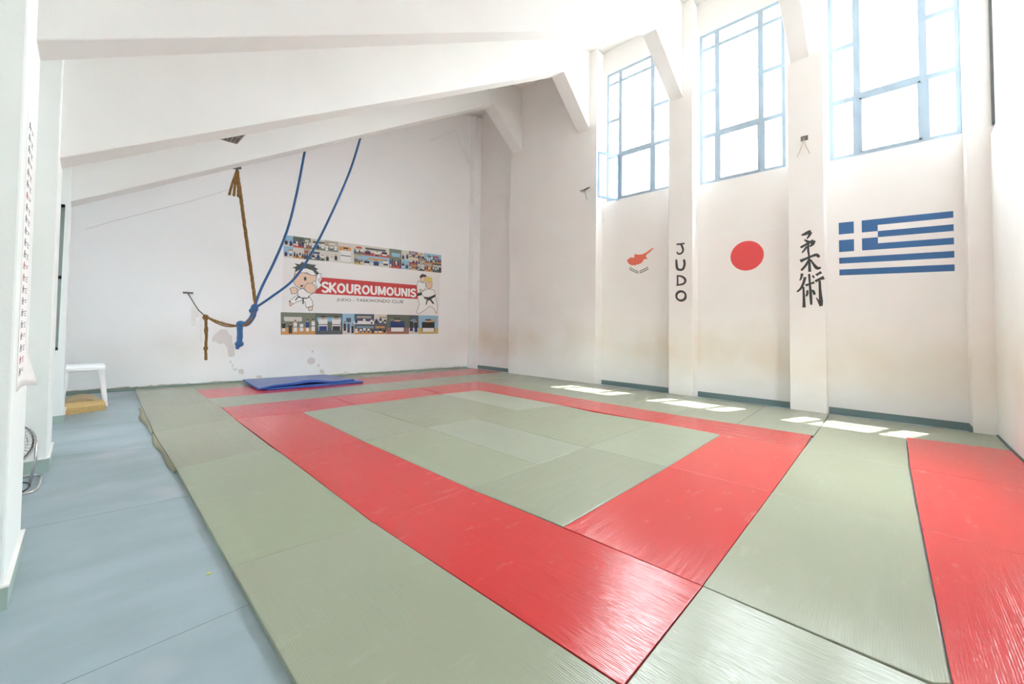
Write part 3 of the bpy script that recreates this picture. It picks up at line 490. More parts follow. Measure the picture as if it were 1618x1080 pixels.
HANGB = [[1.9122, 11.644, 1.766], [1.9383, 11.644, 1.3216], [1.9358, 11.644, 1.0258], [1.9503, 11.644, 0.7594]]
STRIPS = [[[1.7882, 12.382, 2.0291], [1.8036, 12.382, 1.5492]], [[1.8329, 12.1688, 1.9344], [1.8388, 12.1688, 1.7508]], [[1.8727, 11.9392, 1.8568], [1.8834, 11.9392, 1.1481]]]
HOOKA = [[2.0824, 10.004, 4.8899]]
# ---------------------------------------------------------------- judo mats
CB = lambda px, py: None
def inset(poly, d):
    n = len(poly); area = sum(poly[i][0] * poly[(i + 1) % n][1] - poly[(i + 1) % n][0] * poly[i][1] for i in range(n))
    if area < 0: poly = poly[::-1]
    out = []
    for i in range(n):
        p0, p1, p2 = Vector(poly[i - 1]), Vector(poly[i]), Vector(poly[(i + 1) % n])
        a = (p1 - p0).normalized(); b = (p2 - p1).normalized(); na = Vector((-a.y, a.x)); nb = Vector((-b.y, b.x))
        m = (na + nb); m = m / max(0.3, m.length_squared) * 2
        out.append(p1 + m * d)
    return out
TINT = {}
def make_mat(key, colr, along, poly, label, group):
    poly = inset([tuple(p) for p in poly], 0.0025)
    dz = random.uniform(-0.0015, 0.0015)
    bm = bmesh.new()
    prism(bm, [Vector((x, y, 0.0005)) for x, y in poly], (0, 0, T + dz - 0.0005))
    cx = sum(p[0] for p in poly) / len(poly); cy = sum(p[1] for p in poly) / len(poly)
    o = link(('red' if colr == 'R' else 'green') + '_judo_mat', bm, TM[(colr, along)], None, loc=(cx, cy, 0), bevel=0.005, seg=2)
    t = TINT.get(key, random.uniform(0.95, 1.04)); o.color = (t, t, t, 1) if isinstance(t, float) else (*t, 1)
    return tag(o, label, 'mat', group)
GR = 'red and green judo mats laid over the floor'
LAB = {
 'r1': 'red judo mat of the left band nearest the camera, with creases and pale glare',
 'r2': 'red judo mat of the left band, second from its near end',
 'r3': 'red judo mat at the far end of the long left band',
 'r4': 'red judo mat at the far left corner of the red ring',
 'r5': 'red judo mat in the middle of the back side of the red ring',
 'r6': 'red judo mat at the far right corner of the red ring',
 'r7': 'farthest red judo mat on the window side of the red ring',
 'r8': 'middle red judo mat on the window side of the red ring',
 'r9': 'nearest red judo mat on the window side, at the right corner of the ring',
 'r10': 'red judo mat on the near right side of the ring, the farther of two',
 'r11': 'large red judo mat on the near right side of the ring, nearest the camera',
 'g1': 'green judo mat at the near corner inside the red ring',
 'g2': 'pale green judo mat at the right corner inside the red ring',
 'g3': 'green judo mat inside the ring beside the middle of the left red band',
 'g4': 'pale bluish green judo mat in the centre of the red ring',
 'g5': 'grey green judo mat inside the ring beside the window side band, nearer of two',
 'g6': 'grey green judo mat with white scuffs inside the ring, farther of two crosswise',
 'g7': 'green judo mat at the left corner inside the red ring',
 'g8': 'darker green judo mat crosswise behind the pale central mat',
 'g9': 'darker green judo mat crosswise against the back side of the ring',
 'g10': 'palest green judo mat at the far corner inside the red ring',
 'l2': 'light green judo mat along the blue floor, second from the camera',
 'l3': 'olive green judo mat along the blue floor with a torn hanging edge',
 'b3': 'wide ribbed green judo mat between the ring and the right red strip, nearest',
 'b4': 'ribbed green judo mat between the ring and the right red strip, middle one',
 'b5': 'ribbed green judo mat beside the right corner of the ring, near the sun patch'}
TINT.update({'g10': (1.14, 1.15, 1.2), 'g4': (1.07, 1.09, 1.14), 'g2': (1.06, 1.07, 1.08), 'g3': (1.02, 1.04, 1.01), 'g5': (1.0, 1.0, .96), 'g6': (.99, .98, .95), 'g8': (.96, .95, .92), 'g9': (.95, .94, .92),  # paler bluish tints paint in mat sheen, beside the mats' own wear
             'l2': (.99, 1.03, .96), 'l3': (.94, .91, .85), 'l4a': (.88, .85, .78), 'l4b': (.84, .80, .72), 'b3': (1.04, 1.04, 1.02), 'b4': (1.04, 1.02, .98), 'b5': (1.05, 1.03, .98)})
pm = {m[0]: m for m in MATS}
for key, colr, along, poly in MATS:
    if key == 'l4': continue
    if key == 'b5': poly = [poly[0], (8.0, .845), (8.68, .84), poly[2], poly[3]]
    if key == 'b3': poly = [p for p in poly]
    leftmats = key
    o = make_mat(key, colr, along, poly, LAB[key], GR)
l4 = pm['l4'][3]            # (243,684),(371,661),(350,643),(302,609),(212,613)
lo, li = Vector(l4[0]), Vector(l4[1]); fo, fi = Vector(l4[4]), Vector(l4[3])
mo = lo.lerp(fo, .47); mi_ = Vector(l4[2]).lerp(fi, .22)
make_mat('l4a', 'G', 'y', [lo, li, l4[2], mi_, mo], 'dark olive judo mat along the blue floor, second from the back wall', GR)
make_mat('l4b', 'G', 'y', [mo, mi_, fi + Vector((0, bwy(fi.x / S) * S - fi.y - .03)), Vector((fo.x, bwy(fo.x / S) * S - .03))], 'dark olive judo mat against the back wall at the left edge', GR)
l2 = pm['l2'][3]
make_mat('l1', 'G', 'y', [(0.70, 0.9), (1.728, 0.9), l2[1], l2[0]], 'large green judo mat in the foreground beside the blue floor', GR)
make_mat('b1', 'G', 'y', [(1.728, -1.2), (2.745, -1.2), (2.736, .88), (1.728, .90)], 'shiny pale green judo mat at the bottom edge right of the red mat', GR)
# strip under the windows
xe = XC * S - 0.004; YS = [.848, 1.90, 2.95, 4.03, 5.13, 6.24, 7.40, 8.575]
xi = lambda y: 7.727 + (7.60 - 7.727) * (y - .88) / 2 if y < 2.9 else (7.60 + (y - 2.9) * .02 if y < 5.1 else 7.645 + (y - 5.1) * .033)
def xr_(y): return xe
WL = ['green judo mat in the sunlit strip beside the flag pillar with brush characters', 'green judo mat in the window strip below the red disc flag',
      'green judo mat in the window strip with the middle sun patch', 'green judo mat in the window strip by the lettered pillar',
      'green judo mat in the window strip below the island flag', 'green judo mat in the window strip at the end of the solid wall',
      'farthest green judo mat of the strip along the window wall']
for i in range(7):
    a, b = YS[i], YS[i + 1]
    make_mat('w%d' % i, 'G', 'x', [(xi(a), a), (xe, a), (xe, b), (xi(b), b)], WL[i], GR)
    # small fillers where the wall steps back stay bare floor, as in the hall
make_mat('w7', 'G', 'y', [(8.69, .84), (xe, .84), (xe, -1.225), (8.80, -1.215), (8.685, -.18)], 'green judo mat in the corner between the right wall and the windows', GR)
# right red strip
for i, (x0, x1, l) in enumerate(((6.79, 8.68, 'red judo mat of the right strip, farthest from the camera'), (4.78, 6.785, 'red judo mat of the right strip, middle one at the frame edge'), (2.79, 4.775, 'worn red judo mat of the right strip nearest the camera'))):
    x1b = 8.80 if i == 0 else x1
    CY_ = {2.79: -.196, 4.775: -.180, 4.78: -.180, 6.785: -.168, 6.79: -.168, 8.68: -.182}
    make_mat('c%d' % i, 'R', 'x', [(x0, CY_[x0]), (x1, CY_[x1]), (x1b, -1.22), (x0, -1.22)], l, GR)
# rows behind the ring
ky = lambda x: 9.223 + (x - 1.81) * (8.605 - 9.223) / (7.758 - 1.81)        # outer edge of the ring
NE = [(1.795, 10.469), (3.756, 10.184), (5.806, 10.022), (8.19, 9.92), (9.87, 9.66)]   # near edge of the back red row
FE = [(1.824, 11.861), (3.76, 11.58), (5.75, 11.38), (7.75, 11.2), (9.87, 11.06)]
make_mat('k1', 'G', 'x', [(1.81, 9.223), NE[0], NE[1], (3.767, 9.076)], 'grey green judo mat behind the ring, leftmost of its row', GR)
make_mat('k2', 'G', 'x', [(3.767, 9.076), NE[1], NE[2], (5.724, 8.746)], 'grey green judo mat behind the ring, right of the blue mat', GR)
make_mat('k3', 'G', 'x', [(5.724, 8.746), NE[2], NE[3], (7.97, 8.59), (7.758, 8.605)], 'grey green judo mat behind the far right corner of the ring', GR)
make_mat('k4', 'G', 'x', [(7.97, 8.59), NE[3], (9.87, 9.66), (9.87, 8.58)], 'grey green judo mat in the far corner by the solid wall', GR)
RL = ['red judo mat of the back row, leftmost, partly under the blue mat', 'red judo mat of the back row at the right end of the blue mat', 'red judo mat of the back row below the banner\'s right edge', 'red judo mat of the back row in the far corner']
for i in range(4): make_mat('f%d' % i, 'R', 'x', [NE[i], NE[i + 1], FE[i + 1], FE[i]], RL[i], GR)
GL = ['olive green judo mat strip on the back wall, left of the blue mat', 'olive green judo mat strip on the back wall behind the blue mat', 'olive green judo mat strip on the back wall under the banner', 'green judo mat strip on the back wall in the far corner']
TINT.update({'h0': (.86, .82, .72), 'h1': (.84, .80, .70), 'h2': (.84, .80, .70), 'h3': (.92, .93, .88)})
for i in range(4):
    x0, x1 = FE[i][0], FE[i + 1][0]
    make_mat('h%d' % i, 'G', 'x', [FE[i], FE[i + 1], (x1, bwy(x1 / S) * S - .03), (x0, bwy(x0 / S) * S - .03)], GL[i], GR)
# torn vinyl skirts hanging off the olive mats on the floor side
def flap(pts, parent_label, parent):
    bm = bmesh.new(); n = 24; top = []; bot = []
    for i in range(n + 1):
        t = i / n; p = Vector(pts[0]).lerp(Vector(pts[1]), t); wv = math.sin(t * 9 + pts[2]) * .5 + .5
        out = .012 + .05 * wv * math.sin(t * math.pi) + .03 * t * (1 if pts[3] > 0 else 0)
        top.append(bm.verts.new((p.x - .001, p.y, T - .003))); bot.append(bm.verts.new((p.x - out - .01, p.y, .002 + .012 * random.random())))
    for i in range(n): bm.faces.new([top[i], top[i + 1], bot[i + 1], bot[i]])
    o = link('hanging_vinyl_edge', bm, M_OLIVE, parent, smooth=True); s = o.modifiers.new('s', 'SOLIDIFY'); s.thickness = .003; return o
M_OLIVE = mat('olive_vinyl_edge', lin(150, 146, 120), .5)
for ob in list(col.objects):
    if ob.name.startswith('green_judo_mat') and 'torn hanging' in ob.get('label', ''): flap(((l2[4][0], l2[4][1] + .0, 0), (lo.x, lo.y, 0), 1.0, -1), '', ob)
    if ob.get('label', '').startswith('dark olive judo mat along the blue floor, second'): flap(((lo.x, lo.y + .1, 0), (mo.x, mo.y, 0), 3.0, 1), '', ob)

# ---------------------------------------------------------------- folded blue mat by the back wall
fm = empty('folding_gym_mat', (3.9, 11.5, T)); tag(fm, 'folded royal blue gym mat lying by the back wall under the banner', 'mat')
bm = bmesh.new(); z0 = T + .002
hexa(bm, [(2.98, 10.72, z0), (5.22, 10.42, z0), (5.12, 11.9, z0), (3.0, 12.2, z0), (2.98, 10.72, z0 + .05), (5.22, 10.42, z0 + .05), (5.12, 11.9, z0 + .05), (3.0, 12.2, z0 + .05)])
link('lower_fold', bm, M_BLUEV, fm, bevel=.015)
bm = bmesh.new(); nx = 26; rows = []
for layer in (0, 1):
    grid = []
    for j, fy in enumerate((0, .03, .5, 1)):
        r = []
        for i in range(nx + 1):
            t = i / nx; fx, fyy = 2.83 + (5.02 - 2.83) * t, 10.80 - .27 * t
            bx, by = 2.87 + (4.83 - 2.87) * t, 12.36 - .30 * t
            bulge = .055 * math.exp(-((t - .52) / .17) ** 2) * (1 - fy) + .01 * math.sin(t * 7) * (1 - fy)
            zl = z0 + .054 + bulge if layer == 0 else z0 + .095 + bulge * 1.25 + .01
            if t < .15: zl -= (.15 - t) / .15 * .045 * (1 - fy)
            r.append(bm.verts.new((fx + (bx - fx) * fy, fyy + (by - fyy) * fy, zl)))
        grid.append(r)
    rows.append(grid)
for g, flip in ((rows[0], True), (rows[1], False)):
    for j in range(3):
        for i in range(nx):
            f = bm.faces.new([g[j][i], g[j][i + 1], g[j + 1][i + 1], g[j + 1][i]]); f.material_index = 0 if flip else 1
def side(a, b):
    for i in range(len(a) - 1): bm.faces.new([a[i], a[i + 1], b[i + 1], b[i]]).material_index = 0
side(rows[0][0], rows[1][0]); side(rows[0][3], rows[1][3]); side([r[0] for r in rows[0]], [r[0] for r in rows[1]]); side([r[-1] for r in rows[0]], [r[-1] for r in rows[1]])
link('upper_fold', bm, [M_BLUEV, M_BLUETOP], fm, bevel=.008)

# ---------------------------------------------------------------- banner on the back wall
bu0, bu1, bz0, bz1 = 3.46, 8.44, 1.308, 4.143
ban = empty('club_banner', bw((bu0 + bu1) / 2, bz0, .01)); tag(ban, 'wide white club banner with photo strips on the back wall', 'banner')
def bpoly(pts, off, th, name, m, parent):
    bm = bmesh.new(); prism(bm, [bw(u, z, off) for u, z in pts], BWN * th); return link(name, bm, m, parent)
sheet = bpoly([(bu0, bz0), (bu1, bz0), (bu1, bz1), (bu0, bz1)], .006, .004, 'sheet', M_BAN, ban)
bpoly(REDBAR, .0105, .001, 'red_stripe', M_BRED, ban)
def wall_text(txt, quad, off, m, name, parent, bold=0.0, depth=.0015):
    """lettering fitted into a quad (top left, top right, bottom right, bottom left) of wall coordinates"""
    cu = bpy.data.curves.new(name, 'FONT'); cu.body = txt; cu.size = 1; cu.offset = bold; cu.resolution_u = 4
    tmp = bpy.data.objects.new('tmp', cu); col.objects.link(tmp); dg = bpy.context.evaluated_depsgraph_get(); dg.update()
    me = bpy.data.meshes.new_from_object(tmp.evaluated_get(dg)); bpy.data.objects.remove(tmp)
    xs = [v.co.x for v in me.vertices]; ys = [v.co.y for v in me.vertices]; x0, x1, y0, y1 = min(xs), max(xs), min(ys), max(ys)
    TL, TR, BR, BL = [Vector(q) for q in quad]
    bm = bmesh.new(); bm.from_mesh(me)
    for v in bm.verts:
        s = (v.co.x - x0) / (x1 - x0); t = (v.co.y - y0) / (y1 - y0)
        p = BL.lerp(BR, s).lerp(TL.lerp(TR, s), t); v.co = bw(p.x, p.y, off)
    r = bmesh.ops.extrude_face_region(bm, geom=bm.faces[:]); bmesh.ops.translate(bm, verts=[g for g in r['geom'] if isinstance(g, bmesh.types.BMVert)], vec=BWN * depth)
    bpy.data.meshes.remove(me); return link(name, bm, m, parent)
GLY = {'S': (.62, [[(.60, .80), (.46, .93), (.28, .93), (.12, .82), (.13, .64), (.30, .53), (.46, .46), (.58, .33), (.54, .14), (.38, .06), (.20, .07), (.05, .21)]]),
 'K': (.72, [[(.12, 0), (.12, 1)], [(.14, .40), (.66, 1.0)], [(.26, .52), (.70, 0)]]),
 'O': (.84, [[(.42 + .31 * math.cos(a * math.pi / 10 + 1.57), .5 + .40 * math.sin(a * math.pi / 10 + 1.57)) for a in range(21)]]),
 'U': (.74, [[(.12, 1), (.12, .38), (.18, .18), (.37, .10), (.56, .18), (.62, .38), (.62, 1)]]),
 'R': (.74, [[(.12, 0), (.12, 1)], [(.12, .90), (.40, .90), (.56, .82), (.57, .62), (.42, .50), (.12, .49)], [(.36, .50), (.66, 0)]]),
 'M': (.90, [[(.12, 0), (.12, 1)], [(.14, 1.0), (.45, .12)], [(.45, .12), (.76, 1.0)], [(.78, 0), (.78, 1)]]),
 'N': (.76, [[(.12, 0), (.12, 1)], [(.14, .96), (.62, .04)], [(.64, 0), (.64, 1)]]), 'I': (.26, [[(.13, 0), (.13, 1)]])}
word = 'SKOUROUMOUNIS'; gap = .05; tot = sum(GLY[ch_][0] for ch_ in word) + gap * (len(word) - 1); cur_ = 0
TL, TR, BR, BL = [Vector(q) for q in T1]
bm = bmesh.new()
for ch_ in word:
    wd_, sts = GLY[ch_]
    for si, st in enumerate(sts):
        P3 = []
        for gx, gy in st:
            q = BL.lerp(BR, (cur_ + gx) / tot).lerp(TL.lerp(TR, (cur_ + gx) / tot), gy); P3.append(q)
        if len(P3) > 2 and ch_ != 'M' : P3 = [Vector(p[:2]) for p in smooth_path([(p.x, p.y, 0) for p in P3], 3)]
        W_ = .066; n_ = len(P3); E = []
        for i in range(n_):
            d = (P3[min(i + 1, n_ - 1)] - P3[max(i - 1, 0)]).normalized()
            if ch_ == 'O' and i in (0, n_ - 1): d = Vector((-1, 0)).normalized()
            nn = Vector((-d.y, d.x)) * W_ / 2; E.append((P3[i] + nn, P3[i] - nn))
        o0 = .0116 + si * .0004
        for i in range(n_ - 1):
            q4 = [E[i][0], E[i + 1][0], E[i + 1][1], E[i][1]]
            hexa(bm, [bw(q.x, q.y, o0) for q in q4] + [bw(q.x, q.y, o0 + .0004) for q in q4])
    cur_ += wd_ + gap
link('club_name_lettering', bm, M_BWHITE, ban)
wall_text('JUDO - TAEKWONDO CLUB', T2, .0105, M_INK, 'subtitle_lettering', ban, 0.0)
FM = {'skin': mat('drawn_skin', lin(238, 206, 184)), 'white': mat('drawn_white', lin(246, 244, 244)), 'black': M_INK, 'hair': mat('drawn_dark_hair', lin(78, 86, 84)),
      'yellow': mat('drawn_yellow_hair', lin(232, 210, 110)), 'brown': mat('drawn_brown_hair', lin(84, 70, 66))}
def outline(bm, pts, off, w, mi):
    pp = [bw(u, z, off) for u, z in pts]
    for a, b in zip(pp, pp[1:] + pp[:1]):
        d = (b - a); 
        if d.length < 1e-4: continue
        n = d.normalized().cross(BWN) * w / 2; d = d.normalized() * w * .3
        hexa(bm, [a - n - d, b - n + d, b + n + d, a + n - d] + [q + BWN * .0003 for q in (a - n - d, b - n + d, b + n + d, a + n - d)], mi)
keys = list(FM); fig_mats = [FM[k] for k in keys]
for name, lo_, hi_ in (('karate_child_drawing', 0, 13), ('wrestling_pair_drawing', 13, len(FIG))):
    bm = bmesh.new()
    for i, (c, pts, lw) in enumerate(FIG[lo_:hi_]):
        off = .0125 + i * .0005
        prism(bm, [bw(u, z, off) for u, z in pts], BWN * .0003, keys.index(c))
        if lw: outline(bm, pts, off + .0003, .012, 2)
    me_o = link(name, bm, fig_mats, ban)
# photo strips: each print has its own colours and small standing figures
PC = [lin(*c) for c in ((176, 168, 150), (120, 128, 112), (96, 104, 92), (200, 176, 110), (150, 190, 214), (70, 84, 110), (160, 110, 90), (214, 208, 200), (84, 90, 96), (206, 150, 90), (120, 150, 170), (190, 80, 74))]
PM = [mat('print_colour_%s' % n, c, .5) for n, c in zip(('sand', 'moss', 'dark_green', 'ochre', 'sky', 'navy', 'brick', 'pale', 'slate', 'orange', 'steel', 'red'), PC)]
PM += [mat('print_white_suit', lin(232, 230, 228), .5), mat('print_blue_suit', lin(46, 62, 120), .5), mat('print_skin', lin(206, 160, 130), .5), mat('print_black', lin(44, 44, 48), .5)]
def photo(quad, bgc, gc, n, sub=1, big=False, suits=(12, 13)):
    TL, TR, BR, BL = [Vector(q) for q in quad]
    P = lambda s, t: (lambda q: bw(q.x, q.y, .0105 + P.o))(BL.lerp(BR, s).lerp(TL.lerp(TR, s), t))
    bm = bmesh.new(); P.o = 0
    def quadf(s0, t0, s1, t1, mi, o):
        P.o = o; q = [P(s0, t0), P(s1, t0), P(s1, t1), P(s0, t1)]
        hexa(bm, q + [a + BWN * .0003 for a in q], mi)
    for r in range(sub):
        a, b = r / sub, (r + 1) / sub
        quadf(0, a, 1, b, bgc[r % len(bgc)], 0); quadf(0, a, 1, a + (b - a) * .32, gc[r % len(gc)], .0004)
        quadf(random.uniform(0, .5), a + (b - a) * .6, random.uniform(.6, 1), a + (b - a) * .8, random.randrange(12), .0008)
        for k in range(n):
            c = (k + .5) / n + random.uniform(-.03, .03); wd = (.32 if big else .30) / n; h = random.uniform(.5, .72) if not big else .85
            z0_ = a + (b - a) * random.uniform(.05, .2); z1_ = z0_ + (b - a) * h * .8
            sm = random.choice(suits + (15,) if not big else suits)
            quadf(max(0, c - wd), z0_, min(1, c + wd), z0_ + (z1_ - z0_) * .78, sm, .0012)
            quadf(max(0, c - wd * .9), z0_, min(1, c + wd * .9), z0_ + (z1_ - z0_) * .3, random.choice((12, 15, 13)), .0016)
            quadf(max(0, c - wd), z0_ + (z1_ - z0_) * .38, min(1, c + wd), z0_ + (z1_ - z0_) * .43, 15, .002)
            quadf(max(0, c - wd * .4), z0_ + (z1_ - z0_) * .76, min(1, c + wd * .4), z0_ + (z1_ - z0_) * .95, 14, .002)
            quadf(max(0, c - wd * .45), z0_ + (z1_ - z0_) * .9, min(1, c + wd * .45), z0_ + (z1_ - z0_) * 1.0, 15, .0024)
    return link('photo_print', bm, PM, ban)
tp = [((4,), (7,), 2, 2), ((7, 2), (9, 11), 4, 2), ((0, 1), (2, 6), 3, 2), ((7,), (1,), 3, 2), ((7, 0), (7, 1), 3, 2), ((7,), (7,), 1, 1), ((0, 7), (3, 1), 4, 2), ((4, 7), (7, 11), 3, 2),
      ((1,), (11,), 6, 1), ((4, 7), (4, 7), 2, 2), ((6, 7), (3, 11), 3, 3), ((7, 9), (5, 4), 3, 3), ((9, 4), (9, 5), 4, 2), ((8, 4), (2, 9), 4, 2)]
tp = tp[:len(TOPT)] + tp[:max(0, len(TOPT) - len(tp))]
for q, (b_, g_, n_, s_) in zip(TOPT, tp): photo(q, b_, g_, n_, s_, big=(n_ == 1), suits=(12, 13))
bp = [((1,), (9,), 6, 1, (12, 13, 15)), ((2,), (8,), 2, 1, (12, 12)), ((4,), (7,), 3, 1, (15, 5)), ((8, 5), (9, 12), 5, 2, (13, 12)), ((8, 7), (9, 8), 3, 2, (13, 15)), ((2,), (6,), 1, 1, (13, 13)), ((8,), (7,), 2, 1, (15, 12)), ((4,), (3,), 1, 1, (13, 15))]
for q, (b_, g_, n_, s_, su) in zip(BOTT, bp): photo(q, b_, g_, n_, s_, big=n_ <= 2, suits=su)

# ---------------------------------------------------------------- marks on the back wall
M_BARE = mat('bare_grey_render', lin(222, 215, 212), .9); M_CRACK = mat('hairline_crack', lin(196, 192, 188), .9)
for pts in PATCH: bpoly(pts, .0006, .0006, 'peeled_patch', M_BARE, wall_back)
for ln in CRACK:
    bm = bmesh.new(); tube(bm, [bw(u, z, .001) for u, z in ln], .004, 4); link('wall_crack', bm, M_CRACK, wall_back)

# ---------------------------------------------------------------- flags and writing on the window wall
def wpoly(bm, pts, X, off, th, mi=0): prism(bm, [Vector((X - off, y, z)) for y, z in pts], (-th, 0, 0), mi)
def wstroke(bm, pts, X, off, th, mi=0):
    n = len(pts); P = []
    for i, (y, z, wd) in enumerate(pts):
        a = Vector(pts[max(i - 1, 0)][:2]); b = Vector(pts[min(i + 1, n - 1)][:2]); d = (b - a).normalized(); nn = Vector((-d.y, d.x)) * wd / 2
        c = Vector((y, z)); P.append((c + nn, c - nn))
    for i in range(n - 1):
        q = [P[i][0], P[i + 1][0], P[i + 1][1], P[i][1]]
        hexa(bm, [Vector((X - off, p.x, p.y)) for p in q] + [Vector((X - off - th, p.x, p.y)) for p in q], mi)
def smooth3(pts, n=4):
    P = smooth_path([Vector(p) for p in pts], n); return [(p.x, p.y, p.z) for p in P]
XRm, XCm = XR * S, XC * S
g = empty('greek_flag', (XRm, -.08, 2.71)); g.name = 'wall_flag'; tag(g, 'blue and white striped flag with a cross on the wall right of the kanji pillar', 'flag')
bm = bmesh.new(); wpoly(bm, [(GRC[0][0], 3.80), (GRC[1][0], 3.757), (GRC[2][0], 2.709), (GRC[3][0], 2.745)], XRm, .001, .002); link('white_field', bm, M_SHEET, g)
yl, ya2, yb2, yc2, yr = GRX
bm = bmesh.new(); lerp = lambda a, b, y: a + (b - a) * (yl - y) / (yl - yr)
ZL, ZR = GRZL, GRZR
def Q(y0, y1, la, ra, lb, rb): return [(y0, lerp(la, ra, y0)), (y1, lerp(la, ra, y1)), (y1, lerp(lb, rb, y1)), (y0, lerp(lb, rb, y0))]
L9 = [3.8015 + (2.7467 - 3.8015) * i / 9 for i in range(10)]; R9 = [3.7556 + (2.709 - 3.7556) * i / 9 for i in range(10)]
def stripe(y0, y1, i, j): wpoly(bm, Q(y0, y1, L9[i], R9[i], L9[j], R9[j]), XRm, .003, .0015)
stripe(yl, ya2, 0, 2); stripe(yb2, yc2, 0, 2); stripe(yl, ya2, 3, 5); stripe(yb2, yc2, 3, 5)
stripe(yc2, yr, 0, 1); stripe(yc2, yr, 2, 3); stripe(yc2, yr, 4, 5); stripe(yl, yr, 6, 7); stripe(yl, yr, 8, 9)
link('blue_stripes', bm, M_FBLUE, g)
j = empty('wall_flag', (XRm, 2.3, 2.75)); tag(j, 'white flag with a red disc on the wall between the two lettered pillars', 'flag')
bm = bmesh.new(); wpoly(bm, [(3.11, 3.86), (1.645, 3.82), (1.63, 2.72), (3.09, 2.76)], XRm, .001, .002); link('white_field', bm, M_SHEET, j)
bm = bmesh.new(); wpoly(bm, [(2.322 + .335 * math.cos(a * math.pi / 24), 3.318 + .338 * math.sin(a * math.pi / 24)) for a in range(48)], XRm, .003, .0015); link('red_disc', bm, M_FRED, j)
c = empty('wall_flag', (XRm, 5.0, 2.86)); tag(c, 'white flag with an orange island and olive branches below the first window', 'flag')
bm = bmesh.new(); wpoly(bm, [(5.92, 4.05), (4.14, 3.95), (4.13, 2.86), (5.92, 2.90)], XRm, .001, .002); link('white_field', bm, M_SHEET, c)
bm = bmesh.new(); wpoly(bm, CYP, XRm, .003, .0015); link('orange_island', bm, M_FORANGE, c)
bm = bmesh.new()
for lf in LEAVES: wpoly(bm, lf, XRm, .003, .0015)
link('olive_branches', bm, M_LEAF, c)
jp = empty('judo_sign', (XCm, 3.65, 2.19)); tag(jp, 'white strip with hand painted JUDO letters on the pillar left of the red disc', 'sign')
bm = bmesh.new(); wpoly(bm, [(3.90, 3.85), (3.42, 3.83), (3.415, 2.19), (3.895, 2.19)], XCm, .001, .002); link('panel', bm, M_SHEET, jp)
for ch, idx in (('letter_j', (0, 1)), ('letter_u', (2,)), ('letter_d', (3, 4)), ('letter_o', (5,))):
    bm = bmesh.new()
    for n_, i in enumerate(idx): wstroke(bm, [(a_, b_, c_ * 1.3) for a_, b_, c_ in smooth3(JUDO[i], 4)], XCm, .003 + .0004 * n_, .0015)
    link('letter', bm, M_INK, jp)
kp = empty('kanji_sign', (XCm, 1.1, 2.07)); tag(kp, 'white strip with two black brush characters on the pillar left of the striped flag', 'sign')
bm = bmesh.new(); wpoly(bm, [(1.365, 3.70), (0.935, 3.65), (0.935, 2.075), (1.36, 2.08)], XCm, .001, .002); link('panel', bm, M_SHEET, kp)
for rng in (range(0, 10), range(10, len(KANJI))):
    bm = bmesh.new()
    for n_, i in enumerate(rng): wstroke(bm, [(a_, b_, c_ * 1.12) for a_, b_, c_ in smooth3(KANJI[i], 4)], XCm, .003 + .0002 * n_, .0015)
    link('brush_character', bm, M_INK, kp)
# cut wires poking out of the wall
bm = bmesh.new(); o = Vector((XCm, 6.4117, 5.649)); M_WIREB = mat('old_dark_wire', lin(96, 84, 80), .8)
for d in (((-.0, .16, .03), (-.05, .08, -.01), (-.03, -.12, .04)), ((-.02, .05, -.01), (-.06, -.1, -.0), (-.02, -.16, .05)), ((-.02, 0, -.02), (-.05, -.04, -.18), (-.04, -.09, -.33))):
    tube(bm, smooth_path([o + Vector(p) for p in d], 4), .012 if d[0][2] > -.02 else .005, 5)
tag(link('loose_wire', bm, M_WIREB), 'cut dark cable ends poking out of the solid wall left of the windows', 'cable')
jb = empty('junction_hole', (XCm, 1.1905, 5.46)); tag(jb, 'small open junction hole with dangling wires high on the kanji pillar', 'junction box')
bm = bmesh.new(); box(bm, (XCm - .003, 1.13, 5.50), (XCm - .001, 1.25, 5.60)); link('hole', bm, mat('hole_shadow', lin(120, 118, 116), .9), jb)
bm = bmesh.new()
for d in (((-.02, .0, .02), (-.05, .05, -.2), (-.03, .12, -.36)), ((-.02, .01, .0), (-.06, -.02, -.16), (-.04, -.09, -.35))): tube(bm, smooth_path([Vector((XCm, 1.19, 5.55)) + Vector(p) for p in d], 4), .006, 5)
link('wire', bm, mat('pale_wire', lin(190, 176, 150), .7), jb)

# ---------------------------------------------------------------- ropes and bands hanging from the beam
V3 = lambda L_: [Vector(p) for p in L_]
M_HOOK = mat('rusty_hook', lin(96, 92, 84), .5, .6)
def band(path, label):
    path = V3(path); path = [path[0] + Vector((.06, 0, .55))] + path
    bm = bmesh.new(); tube(bm, smooth_path(path, 8), .042, 10, ry=.026); o = link('elastic_band', bm, M_BAND, smooth=True); return tag(o, label, 'elastic band', 'blue bands hanging from the rear beam')
band(BAND1, 'left one of two blue elastic bands hanging from the rear roof beam')
b2 = band(BAND2, 'right longer blue elastic band curving down from the rear roof beam')
tl = V3(TAIL); bm = bmesh.new(); tube(bm, smooth_path(tl, 6), [.055 if i % 5 else .06 for i in range(len(smooth_path(tl, 6)))], 8)
kn = link('knotted_band', bm, M_BAND, smooth=True); tag(kn, 'knotted blue band tail with a ball knot below the meeting ropes', 'elastic band')
bm = bmesh.new(); ball(bm, tl[0], .085, .9, .8, 1.2); ball(bm, tl[0] + Vector((-.05, .0, -.05)), .055); link('upper_knot', bm, M_BAND, kn, smooth=True)
bm = bmesh.new(); ball(bm, tl[3] + Vector((.0, 0, .02)), .075, 1.1, .8, .9); link('middle_knot', bm, M_BAND, kn, smooth=True)
